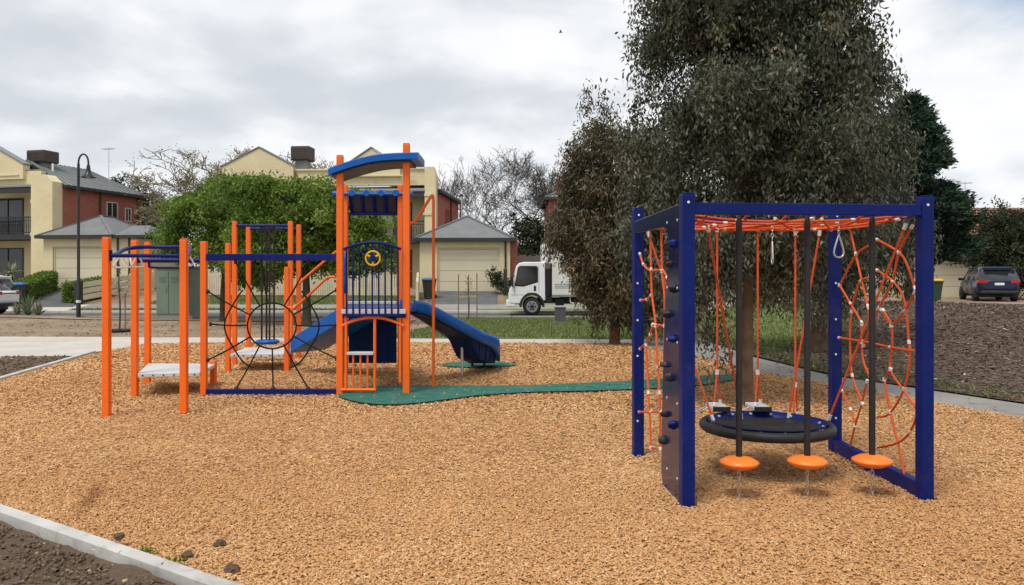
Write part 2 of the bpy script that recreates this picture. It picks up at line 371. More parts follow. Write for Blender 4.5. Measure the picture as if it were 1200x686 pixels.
# ------------------------------------------------------------------ the land
def build_ground():
    xs = np.concatenate([[-700, -300, -120], np.arange(-60, 60.1, 1.0), [120, 300, 700]]); ys = np.concatenate([[-200, -60, -20], np.arange(-8, 62.1, 1.0), [100, 250, 700, 1200]])
    X, Y = np.meshgrid(xs, ys); Z = ter(X, Y)-.02; nx = len(xs)
    V = np.stack([X.ravel(), Y.ravel(), Z.ravel()], 1)
    f = [(j*nx+i, j*nx+i+1, (j+1)*nx+i+1, (j+1)*nx+i) for j in range(len(ys)-1) for i in range(nx-1)]
    b = MB(); b.v = [tuple(q) for q in V]; b.f = f; b.sm = [True]*len(f); o = b.build('ground', 'dirt', fix=False); o['kind'] = 'structure'
build_ground()
mulch_poly = [(-7.3, 8.19), (-3.81, 5.85), (-1.54, 4.31), (1.15, 2.5), (4.42, .3), (9.5, .4), (8.3, 4.6), (7.0, 7.45), (6.0, 9.4), (4.29, 13.9), (3.8, 16.4), (2.9, 19.5), (-5.3, 20.05), (-8.9, 19.5), (-8.95, 17.6), (-8.16, 12.7)]
sheet('mulch_bed', mulch_poly, 'mulch', .012, .5, rough=.03, rs=.5)
path_poly = [(-30, 22.4), (-14, 21.9), (-6, 21.45), (3.1, 20.9), (5.0, 21.4), (4.95, 16.6), (5.35, 13.4), (6.72, 10.4), (7.75, 8.0), (9.1, 5.0), (10.3, 1.5), (9.5, .4), (8.3, 4.6), (7.0, 7.45), (6.0, 9.4), (4.29, 13.9), (3.8, 16.4), (2.9, 19.5), (-5.3, 20.05), (-8.9, 19.5), (-9.1, 17.6), (-9.0, 16.7), (-30, 15.2)]
sheet('footpath', path_poly[:2]+[(-6, 21.45), (3.1, 20.9), (2.9, 19.5), (-5.3, 20.05), (-8.9, 19.5), (-9.1, 17.6), (-9.0, 16.7), (-30, 15.2)], 'concrete', .008, 2)
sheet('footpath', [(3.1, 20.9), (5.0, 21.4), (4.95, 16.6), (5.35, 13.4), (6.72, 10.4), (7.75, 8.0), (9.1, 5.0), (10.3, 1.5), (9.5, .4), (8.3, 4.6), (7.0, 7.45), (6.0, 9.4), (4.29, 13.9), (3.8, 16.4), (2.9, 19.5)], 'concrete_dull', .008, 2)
sheet('soil_bed', [(-7.4, 8.05), (-3.9, 5.73), (-1.6, 4.2), (1.1, 2.4), (4.4, .2), (4, -4), (-12, -4), (-14, 6)], 'soil', .005, .16, rough=.055, rs=.22)
sheet('soil_bed', [(-7.5, 8.3), (-8.3, 12.6), (-9.15, 16.6), (-30, 15.1), (-30, 8)], 'soil', .005, .3, rough=.05, rs=.3)
sheet('lawn', [(-3.6, 21.5), (3.1, 20.98), (5.05, 21.5), (5.05, 16.6), (7.2, 17.5), (9.5, 21), (10.0, 30.9), (-3.6, 30.9), (-2.6, 26)], 'grass', .006, 1)
sheet('lawn', [(-9, 29.2), (-3.62, 28.6), (-3.62, 30.9), (-30, 30.9), (-30, 30.2), (-14, 30.0)], 'dirt', .006, 2)
sheet('road', [(-90, 31.2), (90, 31.2), (90, 35.4), (-90, 35.4)], 'asphalt', -.006, 6)
def kerb(name, y0, y1, x0, x1, mat='concrete'):
    b = MB(); n = int((x1-x0)/4)
    for i in range(n):
        a = x0+i*4; b.bb((a+.01, y0, -.05), (a+3.99, y1, .1))
    o = b.build(name, mat, bevel=.02); o['kind'] = 'structure'
kerb('kerb', 35.4, 35.75, -60, 60); kerb('kerb', 30.95, 31.2, -60, 60, 'concrete_dull')
def strip(name, x0, x1, y0, y1, mat, off, sk=0):
    sheet(name, [(x0, y0), (x1, y0), (x1+sk, y1), (x0+sk, y1)], mat, off, 1.0)
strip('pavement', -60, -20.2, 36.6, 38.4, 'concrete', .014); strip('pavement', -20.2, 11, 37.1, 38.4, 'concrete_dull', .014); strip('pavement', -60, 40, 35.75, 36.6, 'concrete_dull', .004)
strip('nature_strip', -20.2, -4.2, 35.76, 37.1, 'grass', .020); strip('nature_strip', -1.55, 12, 35.76, 37.1, 'grass', .020)
strip('front_lawn', -17.5, -4.9, 38.4, 41.0, 'grass', .010); strip('front_lawn', -.4, 12, 38.4, 46, 'grass', .010)
strip('driveway', -24.2, -20.6, 37.6, 44.2, 'drive', .018, -.9); strip('driveway', -4.15, -.75, 38.4, 43.2, 'drive', .018)
strip('driveway', -4.15, -1.6, 35.76, 38.4, 'concrete_dull', .022)
sheet('driveway', [(11.5, 30), (14, 27.5), (27, 31.5), (28, 43), (19, 43)], 'dirt', .010, 1)
mound_poly = [(5.0, 16.7), (5.4, 13.45), (6.77, 10.45), (7.8, 8.05), (9.15, 5.0), (30, 8), (31, 27), (20, 30), (11, 27.5), (8, 21)]
sheet('bark_mound', mound_poly, 'bark', .012, .5, rough=.025, rs=.8)
# the rubber paths
def smooth_poly(pts, n=5):
    k = len(pts); out = []
    for i in range(k):
        a, b, c, d = [Vector((*pts[(i+o) % k], 0)) for o in (-1, 0, 1, 2)]
        for j in range(n):
            t = j/n; q = .5*((2*b)+(c-a)*t+(2*a-5*b+4*c-d)*t*t+(3*b-a-3*c+d)*t**3); out.append((q.x, q.y))
    return out
pad = [G(*p) for p in ((396, 467), (415, 475), (450, 479), (490, 477), (530, 472), (560, 468), (620, 464), (700, 462), (770, 459), (830, 454), (880, 444), (862, 442), (800, 446), (740, 450), (660, 454), (600, 456), (540, 456), (470, 456), (420, 458))]
sheet('rubber_path', smooth_poly([(p.x, p.y) for p in pad]), 'rubber_green', .055, .6)
pad2 = [(-.95+.55*math.cos(a)*1.25+.35, 14.75+.5*math.sin(a)) for a in np.linspace(0, 2*math.pi, 20)[:-1]]
sheet('rubber_pad', pad2, 'rubber_green', .055, .4)
def edging(pts):
    rings = []
    for i, p in enumerate(pts):
        a = Vector((*pts[max(0, i-1)], 0)); c = Vector((*pts[min(len(pts)-1, i+1)], 0)); d = (c-a).normalized(); s_ = Vector((d.y, -d.x, 0)); P0 = Vector((*p, random.uniform(-.002, .002)))
        rings.append([P0+s_*u+Vector((0, 0, v)) for u, v in ((-.047, -.06), (-.047, .055), (-.04, .063), (.04, .063), (.047, .055), (.047, -.06))])
    return MB().loft(rings, smooth=False).build('edging_kerb', 'edging')
def fine_line(a, b, n, amp=.003):
    return [(a[0]+(b[0]-a[0])*i/n+random.uniform(-amp, amp), a[1]+(b[1]-a[1])*i/n+random.uniform(-amp, amp)) for i in range(n+1)]
edging(fine_line((-7.33, 8.15), (-1.58, 4.29), 12)+fine_line((-1.5, 4.24), (4.4, .28), 10))['kind'] = 'structure'
edging(fine_line((-7.36, 8.3), (-8.15, 12.7), 8)+fine_line((-8.17, 12.8), (-9.02, 17.3), 8))['kind'] = 'structure'

# loose material lying on the ground ------------------------------------------
def chips(name, mat, poly, xr, yr, n, ln, wd, th, zf, tilt=.35, near=True, tgam=1.0, patch=0):
    x = RNG.uniform(*xr, n); y = RNG.uniform(*yr, n)
    keep = in_poly(x, y, poly) & (np.abs(x) < y*.66+1.2); x = x[keep]; y = y[keep]; n = len(x)
    yaw = RNG.uniform(0, math.pi, n); l = RNG.uniform(*ln, n)/2; w_ = RNG.uniform(*wd, n)/2; t = th*RNG.uniform(.5, 1.2, n)
    a = np.stack([np.cos(yaw), np.sin(yaw), RNG.normal(0, tilt, n)], 1); a = unit(a)
    up = np.stack([RNG.normal(0, tilt, n), RNG.normal(0, tilt, n), np.ones(n)], 1); s_ = unit(np.cross(up, a)); u = np.cross(a, s_)
    c = np.stack([x, y, zf(x, y)+RNG.uniform(0, .013, n)], 1)
    tint = np.clip(RNG.normal(.52, .22, n), 0, 1)**tgam
    if patch:
        from mathutils import noise as mn
        pn = np.array([mn.fractal(Vector((xx*.55, yy*.38, 5.)), 1., 2., 4) for xx, yy in zip(x, y)]); tint = np.clip(tint+patch*pn, 0, 1)
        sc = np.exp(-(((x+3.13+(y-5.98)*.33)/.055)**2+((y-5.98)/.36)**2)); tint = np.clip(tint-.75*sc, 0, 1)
    A = a*l[:, None]; B = s_*w_[:, None]; T = u*t[:, None]
    taper = RNG.uniform(.45, 1, n)[:, None]; bend = u*(RNG.normal(0, .12, n)*l)[:, None]
    if near:
        V = np.stack([c-A-B, c+A-B*taper+bend, c+A+B*taper+bend, c-A+B, c-A-B+T, c+A-B*taper+T+bend, c+A+B*taper+T+bend, c-A+B+T], 1)
        fc = [(4, 5, 6, 7), (0, 1, 5, 4), (1, 2, 6, 5), (2, 3, 7, 6), (3, 0, 4, 7)]
        return tag(pieces(name, mat, V, fc, tint, 8), kind='stuff')
    V = np.stack([c-A-B, c+A-B*taper+bend, c+A+B*taper+bend, c-A+B], 1)
    return tag(pieces(name, mat, V, [(0, 1, 2, 3)], tint, 4), kind='stuff')
zm = lambda x, y: ter(x, y)+.026
mp_in = [(p[0]*.995, p[1]) for p in mulch_poly]
chips('mulch_chips', 'chip', mp_in, (-6.6, 6.8), (3.4, 6.6), 210000, (.011, .033), (.005, .012), .005, zm, .26, patch=.2)
chips('mulch_chips', 'chip', mp_in, (-8, 7.5), (6.6, 9.6), 130000, (.014, .036), (.006, .014), .005, zm, .26, False, patch=.2)
chips('mulch_chips', 'chip', mp_in, (-9, 7), (9.6, 14), 120000, (.022, .052), (.010, .019), .006, zm, .28, False, patch=.2)
chips('mulch_chips', 'chip', mp_in, (-9.2, 5), (14, 20.1), 70000, (.035, .08), (.015, .028), .006, zm, .28, False, patch=.2)
chips('mulch_chips', 'chip', smooth_poly([(p.x, p.y) for p in pad]), (-3, 5), (9.5, 15), 1500, (.018, .045), (.008, .018), .006, lambda x, y: ter(x, y)+.056, .2, False)
chips('bark_chips', 'barkchip', mound_poly, (4, 24), (7, 28), 110000, (.04, .13), (.012, .034), .01, lambda x, y: ter(x, y)+.032, .22, False, 1.1)
soil_poly = [(-7.4, 8.0), (-3.9, 5.68), (-1.65, 4.2), (1.1, 2.4), (1, 2), (-12, 2), (-14, 6)]
chips('soil_crumbs', 'soilcrumb', soil_poly, (-6, 0), (3, 8), 26000, (.008, .03), (.006, .02), .012, lambda x, y: ter(x, y)+.02, .5)
chips('soil_crumbs', 'soilcrumb', [(-7.5, 8.3), (-8.3, 12.6), (-9.15, 16.6), (-20, 15.1), (-20, 8)], (-12, -7), (9, 17), 3000, (.02, .06), (.02, .04), .02, lambda x, y: ter(x, y)+.02, .5)
litter_poly = [(-30, 22.5), (-3.7, 21.6), (-2.7, 26), (-3.7, 28.5), (-14, 29.9), (-30, 30)]
chips('leaf_litter', 'barkchip', litter_poly, (-21, -2.6), (21.5, 30), 1300, (.05, .12), (.02, .05), .01, lambda x, y: ter(x, y)+.0, .3, False, .9)
def blades(name, poly, xr, yr, n, h, zf=ter, mat='blade'):
    x = RNG.uniform(*xr, n); y = RNG.uniform(*yr, n); k = in_poly(x, y, poly); x = x[k]; y = y[k]; n = len(x)
    cen = np.stack([x, y, zf(x, y)], 1); d = np.stack([RNG.normal(0, .4, n), RNG.normal(0, .4, n), np.ones(n)], 1)
    return tag(leaves(name, mat, cen, d, RNG.uniform(.5, 1.2, n)*h, RNG.uniform(.8, 1.2, n)*h*.22, np.clip(RNG.normal(.5, .25, n), 0, 1), None), kind='stuff')
lawn = [(-3.6, 21.5), (3.1, 20.98), (5.05, 21.5), (5.05, 16.6), (7.2, 17.5), (9.5, 21), (10.0, 30.9), (-3.6, 30.9), (-2.6, 26)]
blades('grass', lawn, (-3.6, 10), (16.6, 30.9), 60000, .09)
blades('grass', [(-17.5, 38.4), (-4.9, 38.4), (-4.9, 41), (-17.5, 41)], (-17.5, -4.9), (38.4, 41), 9000, .13)
blades('grass', [(-20.2, 35.8), (-4.2, 35.8), (-4.2, 37.1), (-20.2, 37.1)], (-20.2, -4.2), (35.8, 37.1), 7000, .12)
edge_w = [(5.02, 16.7), (5.4, 13.5), (6.78, 10.5), (7.8, 8.1), (8.3, 8.6), (7.4, 11), (6.0, 14), (5.7, 16.8)]
blades('grass', edge_w, (5, 8.4), (8, 16.8), 5200, .10)

# ------------------------------------------------------------------ trees and plants
def limb(b, p, d, L, r, depth, spread=.6, up=.25, kids=3, tips=None, n=6, minr=.012):
    q = Vector(p); pts = [q.copy()]; d = Vector(d).normalized(); rs = [r]
    for i in range(3):
        d = (d+Vector((random.gauss(0, .13), random.gauss(0, .13), random.gauss(0, .1)+up*.12))).normalized(); q = q+d*L/3; pts.append(q.copy()); rs.append(max(minr, r*(1-.5*(i+1)/3)))
    b.tube(pts, rs, n, cap=False)
    if tips is not None: tips.append((q.copy(), d.copy()))
    if depth <= 0: return
    for k in range(kids):
        a = pts[1+random.randrange(3)] if k else pts[-1]
        nd = (d+Vector((random.gauss(0, spread), random.gauss(0, spread), random.gauss(0, spread*.5)+up*.3)))
        limb(b, a, nd, L*random.uniform(.6, .82), max(minr, rs[-1]*random.uniform(.6, .9)), depth-1, spread, up, kids, tips, max(3, n-1), minr)
def leafy_tree(name, base, label, cat, trunk_pts, tr, blobs, leafmat, barkmat, nclump, per, spread, ln, wd, droop, group=None, limbs=10, tb=.47, ts=.16, shell=.55, bough=9, loose=1.7):
    t = thing(name, base, label, cat, group); b = MB(); tp = curve(trunk_pts, 5); k = len(tp)
    b.tube(tp, [tr*(1.35 if i == 0 else 1)*(1-.7*i/(k-1)) for i in range(k)], 12)
    b.build('trunk', barkmat, t)
    cen, ct, cc = crown_points(blobs, nclump, per, spread, shell, bough, loose)
    lb = MB()
    for i in RNG.choice(len(cc), limbs, replace=False):
        c = Vector(cc[i]); j = min(k-2, max(1, int(k*random.uniform(.35, .95)))); a = tp[j]
        lb.tube(curve([a, a.lerp(c, .45)+Vector((0, 0, .25)), c], 3), [tr*.28, tr*.24, tr*.2, tr*.16, tr*.13, tr*.09, tr*.05], 5, cap=False)
    lb.build('limb', barkmat, t)
    n = len(cen); d = RNG.normal(size=(n, 3)); d[:, 2] -= droop
    tint = np.clip(tb+ct+RNG.normal(0, ts, n), 0, 1)
    leaves('crown', leafmat, cen, d, RNG.uniform(*ln, n), RNG.uniform(*wd, n), tint, t)
    return t
# big gum just behind the swing frame
leafy_tree('gum_tree', (3.02, 10.4, 0), 'tall dark gum tree with drooping leaves right behind the blue rope climbing frame', 'tree',
    [(3.02, 10.4, -.1), (3.04, 10.42, 1.2), (3.12, 10.6, 2.6), (3.3, 10.9, 4.4), (3.4, 11.0, 7.2), (3.4, 11.0, 9.2)], .105,
    [(3.35, 11.3, 6.5, 1.45, 1.5, 1.9), (3.5, 11.3, 4.6, 1.4, 1.4, 1.5), (2.6, 11.0, 4.3, .95, 1.0, 1.6), (3.2, 11.3, 3.1, 1.55, 1.5, 1.1), (4.1, 11.6, 3.3, .95, 1.0, 1.3), (2.5, 11.2, 2.3, .75, .8, .75), (4.1, 11.4, 2.2, 1.2, 1.1, .7), (3.3, 11.4, 8.6, 1.2, 1.3, 1.2), (4.85, 11.5, 3.4, .3, .5, .5), (2.45, 11.0, 6.4, .75, .8, 1.6), (3.05, 9.95, 2.6, 1.0, .5, .75), (3.2, 10.0, 3.8, 1.2, .6, .9), (3.9, 10.3, 2.5, .8, .55, .7), (2.35, 10.2, 1.75, .45, .5, .6), (3.0, 10.1, 5.4, 1.3, .7, 1.3), (4.25, 10.8, 4.5, .6, .7, 1.0), (3.0, 9.85, 1.95, .75, .4, .55), (2.55, 10.3, 1.3, .35, .35, .4), (3.5, 10.2, 1.75, .6, .4, .4)],
    'gumleaf', 'gumbark', 3900, 66, (.125, .125, .16), (.05, .10), (.021, .036), 1.7, limbs=26, bough=13, loose=1.35, shell=.4)
leafy_tree('gum_tree', (6.75, 17.6, 0), 'thick grey gum tree behind the right half of the blue rope climbing frame', 'tree',
    [(6.75, 17.6, -.1), (6.75, 17.6, 1.2), (6.9, 17.7, 3), (7.1, 17.8, 5.5)], .20,
    [(7.0, 17.9, 4.4, 1.5, 1.4, 1.6), (6.1, 17.9, 3.4, 1.3, 1.3, 1.5), (7.7, 18, 3.2, .85, 1.0, 1.1), (7.0, 17.9, 2.3, 1.9, 1.4, .7), (5.0, 18.2, 2.2, 1.1, 1.0, .9), (5.6, 17.4, 1.6, 1.4, .9, .55), (6.7, 16.9, 2.0, 1.0, .6, .7)],
    'gumleaf', 'gumbark', 1000, 66, (.17, .17, .22), (.09, .16), (.024, .04), 1.7, limbs=16, tb=.45)
leafy_tree('gum_tree', (2.46, 19.3, 0), 'smaller brownish gum tree with a peeling red trunk beside the truck', 'tree',
    [(2.46, 19.3, -.1), (2.48, 19.3, .7), (2.42, 19.35, 1.6), (2.4, 19.4, 3.0), (2.4, 19.4, 5.2)], .14,
    [(2.40, 19.4, 4.0, 1.0, 1.0, 1.1), (2.45, 19.4, 5.25, .55, .55, .7), (2.0, 19.4, 3.9, .7, .7, .8), (1.9, 19.4, 2.9, .85, .9, 1.0), (3.1, 19.5, 2.9, 1.0, 1.0, 1.2), (2.5, 19.3, 1.9, .85, .8, .7), (2.25, 19.2, 1.2, .4, .45, .45), (3.3, 19.4, 4.2, .7, .7, .9), (2.15, 19.2, 1.05, .4, .4, .45), (3.1, 19.3, 1.25, .65, .6, .6), (3.6, 19.6, 1.05, .5, .5, .5), (3.7, 19.5, 2.2, .6, .7, .9), (1.6, 19.3, 2.65, .55, .6, .5), (2.0, 19.3, 1.75, .45, .5, .5)],
    'gumleaf_brown', 'redbark', 1700, 64, (.14, .14, .17), (.09, .15), (.024, .042), 1.2, limbs=16, tb=.5, loose=1.35)
# bright street trees behind the play tower
leafy_tree('street_tree', (-6.9, 27.0, 0), 'bushy bright green street tree directly behind the play tower', 'tree',
    [(-6.9, 27, -.1), (-6.92, 27, 1.2), (-7.0, 27.1, 2.6), (-7.1, 27.1, 4)], .16,
    [(-6.4, 27.4, 3.5, 2.0, 1.7, 1.3), (-8.0, 27.3, 3.75, 1.6, 1.5, 1.25), (-4.9, 27.5, 3.2, 1.25, 1.2, 1.15), (-8.2, 27.2, 2.7, 1.5, 1.3, .8), (-6.2, 27.3, 2.5, 1.6, 1.3, .75), (-4.6, 27.3, 2.3, .8, .8, .6)],
    'greenleaf', 'darkbark', 950, 62, (.20, .20, .15), (.10, .17), (.05, .085), .5, limbs=14, ts=.17, tb=.58, bough=4, loose=.9)
leafy_tree('street_tree', (-10.6, 29.5, 0), 'bushy bright green street tree beside the green utility cabinet', 'tree',
    [(-10.6, 29.5, -.1), (-10.6, 29.5, 1.2), (-10.5, 29.5, 2.6), (-10.5, 29.5, 4)], .15,
    [(-10.4, 29.7, 3.75, 1.9, 1.6, 1.4), (-12.0, 29.7, 3.4, 1.25, 1.1, 1.15), (-9.2, 29.6, 3.5, 1.3, 1.2, 1.4), (-10.0, 29.5, 2.5, 1.6, 1.3, .75), (-9.3, 29.4, 2.0, .8, .8, .6)],
    'greenleaf', 'darkbark', 950, 62, (.21, .21, .16), (.10, .17), (.05, .085), .5, limbs=14, ts=.17, tb=.58, bough=4, loose=.9)
def conifer(base, label, h, R, skirt):
    t = thing('conifer_tree', base, label, 'tree'); x0, y0, z0 = base
    b = MB(); b.tube([(x0, y0, z0-.1), (x0, y0, z0+h*.5), (x0, y0, z0+h)], [.2, .12, .02], 8); b.build('trunk', 'darkbark', t)
    br = MB(); cen = []; dr = []; tt = []
    for i in range(230):
        f = random.random()**.8; z = skirt+(h-skirt)*f; L = R*(1-f)**.75*min(1, .5+f*4.5)*random.uniform(.7, 1.1)+.18; a = random.uniform(0, 2*math.pi)
        d = np.array([math.cos(a), math.sin(a), .25]); p0 = np.array([x0, y0, z0+z-.25*L]); br.tube([p0, p0+d*L*.9], [.025, .008], 4, cap=False)
        tn = random.gauss(0, .15); m = int(90+210*L)
        for _ in range(m):
            s_ = random.uniform(.25, 1)**.6; c = p0+d*L*s_+np.array([random.gauss(0, .13), random.gauss(0, .13), random.gauss(0, .09)]); c[2] -= .25*s_*s_*L*.4
            cen.append(c); dr.append(d+np.array([random.gauss(0, .5), random.gauss(0, .5), random.gauss(0, .45)])); tt.append(.5+tn+random.gauss(0, .15))
    br.build('limb', 'darkbark', t); n = len(cen)
    leaves('crown', 'conifer', np.array(cen), np.array(dr), RNG.uniform(.12, .26, n), RNG.uniform(.05, .09, n), np.clip(tt, 0, 1), t)
conifer((15.1, 30.5, tz(15.1, 30.5)), 'dark green conifer standing left of the parked blue car', 7.8, 2.45, 1.7)
def bare_tree(base, label, h, r, mat, spread=.5, depth=5, fuzz=None, up=.5, group=None, stems=4, kids=3):
    t = thing('bare_tree', base, label, 'tree', group); b = MB(); B = Vector(base); tips = []
    b.tube([B-Vector((0, 0, .2)), B+Vector((0, 0, h*.22))], [r*1.2, r], 8); b.build('trunk', mat, t)
    c = MB()
    for i in range(stems):
        a = 2*math.pi*i/stems+random.uniform(-.4, .4)
        limb(c, B+Vector((0, 0, h*.2)), (math.cos(a)*spread, math.sin(a)*spread, 1), h*.30, r*.6, depth, spread, up, kids, tips, 5, .022 if fuzz else .012)
    o = c.build('crown', mat, t, fix=False)
    if fuzz:
        P0 = np.array([q[0] for q in tips]); n = 3*len(P0); cen = np.repeat(P0, 3, 0)+RNG.normal(0, .14, (n, 3))
        leaves('blossom', fuzz, cen, RNG.normal(size=(n, 3)), RNG.uniform(.06, .15, n), RNG.uniform(.04, .09, n), np.clip(RNG.normal(.5, .25, n), 0, 1), t)
    return t
bare_tree((-17.6, 52, 1), 'wide budding tree with pale yellow twigs behind the bright green street trees', 9.4, .24, 'paletwig', .95, 6, 'blossom', .22, stems=10)
bare_tree((2.6, 60, 1), 'leafless tree between the cream garage and the truck', 10.2, .22, 'twig', .75, 6, None, .3, stems=5)
bare_tree((-1.4, 66, 1), 'leafless tree rising directly behind the grey garage roof', 9.8, .2, 'twig', .7, 5, None, .35, stems=5)
bare_tree((-5.2, 70, 1), 'thin leafless tree showing above the brick side wall of the cream house', 10.6, .16, 'twig', .5, 5, None, .4, stems=4)
def shrub(name, base, label, cat, blobs, mat, n, per, sp, ln, wd, group=None, bark='darkbark'):
    t = thing(name, base, label, cat, group); b = MB()
    for i in range(5):
        q = blobs[i % len(blobs)]; b.tube([Vector(base), Vector((q[0]+random.uniform(-.2, .2), q[1]+random.uniform(-.2, .2), q[2]))], [.03, .01], 5)
    b.build('stem', bark, t); cen, ct, cc = crown_points(blobs, n, per, sp); k = len(cen)
    leaves('crown', mat, cen, RNG.normal(size=(k, 3))+np.array([0, 0, .2]), RNG.uniform(*ln, k), RNG.uniform(*wd, k), np.clip(.5+ct+RNG.normal(0, .16, k), 0, 1), t); return t
shrub('shrub', (24.2, 38.5, .46), 'broad dark leafy shrub beside the parked blue car', 'shrub', [(24.9, 40.3, 2.9, 1.7, 1.3, 1.8), (26.0, 40, 3.9, 1.4, 1.4, 1.2), (24.6, 40.5, 3.3, .9, .9, 1.3), (26, 38.5, 1.8, 1.5, 1.2, 1.3)], 'darkleaf', 700, 50, (.2, .2, .17), (.1, .18), (.05, .09))
shrub('far_tree', (1.6, 55, 1), 'dark bushy evergreen behind the timber fence next to the truck', 'tree', [(1.6, 55, 3.2, 1.7, 1.3, 1.6), (.5, 55.5, 4.1, 1.4, 1.2, 1.3), (3.2, 55.5, 2.6, 1.2, 1, 1.4)], 'darkleaf', 300, 45, (.25, .25, .2), (.14, .24), (.08, .13))
shrub('far_tree', (-29.2, 62, 1), 'dark evergreen tree top showing behind the left brick house', 'tree', [(-29.4, 62, 6.6, 2.0, 1.6, 2.2), (-28.3, 62, 5.6, 1.6, 1.4, 2.4)], 'conifer', 260, 45, (.3, .3, .25), (.2, .34), (.08, .14))
def hedge(a, b_, wdt, hgt, label):
    a = Vector(a); b_ = Vector(b_); L = (b_-a).length; n = int(L*5200*.45)+1500; d = (b_-a)/L; s_ = Vector((d.y, -d.x, 0))
    t = thing('hedge', (*a.lerp(b_, .5)[:2], tz(*a.lerp(b_, .5)[:2])), label, 'hedge')
    u = RNG.uniform(0, 1, n); e = RNG.uniform(-1, 1, n); z = RNG.uniform(0, 1, n); face = RNG.integers(0, 4, n)
    e = np.where(face == 0, -1, np.where(face == 1, 1, e)); z = np.where(face == 2, 1, z); u = np.where((face == 3), np.where(RNG.random(n) < .5, 0, 1), u)
    xy = np.array(a)[None, :2]+u[:, None]*np.array(d)[None, :2]*L+e[:, None]*np.array(s_)[None, :2]*wdt/2
    cen = np.stack([xy[:, 0], xy[:, 1], ter(xy[:, 0], xy[:, 1])+z*hgt], 1)+RNG.normal(0, .05, (n, 3))
    k = MB(); zz = min(tz(*a[:2]), tz(*b_[:2])); k.bar(Vector((a.x, a.y, 0))+Vector((0, 0, tz(a.x, a.y)+hgt*.45))+d*.12, Vector((b_.x, b_.y, 0))+Vector((0, 0, tz(b_.x, b_.y)+hgt*.45))-d*.12, wdt*.8, hgt*.8); k.build('branch_core', 'darkbark', t)
    leaves('foliage', 'greenleaf', cen, RNG.normal(size=(n, 3)), RNG.uniform(.08, .15, n), RNG.uniform(.05, .09, n), np.clip(RNG.normal(.5, .2, n), 0, 1), t)
hedge((-25.1, 43.5, 0), (-23.9, 38.9, 0), .7, .95, 'clipped green hedge beside the wheelie bin at the left house')
hedge((-21.5, 38.9, 0), (-21.0, 41.5, 0), .6, .9, 'clipped green hedge behind the tall black lamp post')
def spiky(name, base, label, n, L, wdt, mat, rise=.9, trunk=0):
    t = thing(name, base, label, 'plant'); b = MB(); B = Vector(base)
    if trunk: MB().tube([B, B+Vector((0, 0, trunk))], [.11, .09], 8).build('trunk', 'darkbark', t)
    me = []; tint = []
    for i in range(n):
        a = random.uniform(0, 2*math.pi); e = random.uniform(-.15, 1.3) if trunk else random.uniform(.5, 1.45); d = Vector((math.cos(a)*math.cos(e), math.sin(a)*math.cos(e), math.sin(e)))
        l = L*random.uniform(.7, 1.1); s_ = Vector((-math.sin(a), math.cos(a), 0))*wdt; o = B+Vector((0, 0, trunk))
        p1 = o+d*l*.55; p2 = o+d*l+Vector((0, 0, -.25*l*math.cos(e)))
        me.append([o-s_*.5, o+s_*.5, p1+s_*.6, p1-s_*.6, p2+s_*.05, p2-s_*.05]); tint.append(min(1, max(0, random.gauss(.5, .25))))
    V = np.array(me)-np.array(base)[None, None]; pieces('foliage', mat, V, [(0, 1, 2, 3), (3, 2, 4, 5)], np.array(tint), 6, t)
spiky('yucca_plant', (*P(13, 318, 43.5)[:2], tz(-27.2, 43.5)), 'spiky yucca on a short trunk before the left house door', 60, .95, .05, 'flax', trunk=.9)
spiky('flax_plant', (*G(33, 370)[:2], tz(-20, 33.3)-.02), 'spiky grey green flax clump on the dirt bank near the lamp post', 46, 1.05, .06, 'flax')
spiky('flax_plant', (*G(45, 372)[:2], tz(-19, 32)-.02), 'low straw coloured clump at the foot of the spiky flax', 60, .6, .05, 'flax')
spiky('flax_plant', (*G(20, 371)[:2], tz(-19, 32)-.02), 'low dry tuft left of the spiky flax on the dirt bank', 40, .55, .05, 'flax')
# a few weeds and clods along the near edging
for i, (px, py, lab) in enumerate(((172, 656, 'small green weed growing at the near concrete edging, left of two'), (203, 668, 'small green weed growing at the near concrete edging, right of two'))):
    g = G(px, py); t = thing('weed', (g.x, g.y, .03), lab, 'weed'); n = 46
    cen = np.stack([RNG.normal(g.x, .035, n), RNG.normal(g.y, .035, n), RNG.uniform(.03, .06, n)], 1)
    leaves('foliage', 'greenleaf', cen, RNG.normal(size=(n, 3))+np.array([0, 0, .6]), RNG.uniform(.02, .045, n), RNG.uniform(.01, .018, n), np.clip(RNG.normal(.6, .2, n), 0, 1), t)
for px, py, r, lab in ((258, 646, .036, 'flat dark soil clod on the mulch, uppermost of the near clods'), (272, 677, .042, 'round dark soil clod on the mulch at the bottom edge beside the edging'), (220, 660, .032, 'small dark soil clod touching the near concrete edging'), (139, 648, .03, 'dark soil clod lying on the near concrete edging')):
    g = G(px, py); bm = bmesh.new(); bmesh.ops.create_icosphere(bm, subdivisions=3, radius=r)
    from mathutils import noise as mn
    for v in bm.verts:
        k = 1+.5*mn.noise(v.co*45+Vector((px, 0, 0)))+.25*mn.noise(v.co*120); v.co *= k; v.co.z *= .7
    me = bpy.data.meshes.new('soil_clod'); bm.to_mesh(me); bm.free(); me.materials.append(M['soil'])
    o = bpy.data.objects.new('soil_clod', me); C.objects.link(o); o.location = (g.x, g.y, .045 if px != 139 else .1); tag(o, lab, 'soil clod')

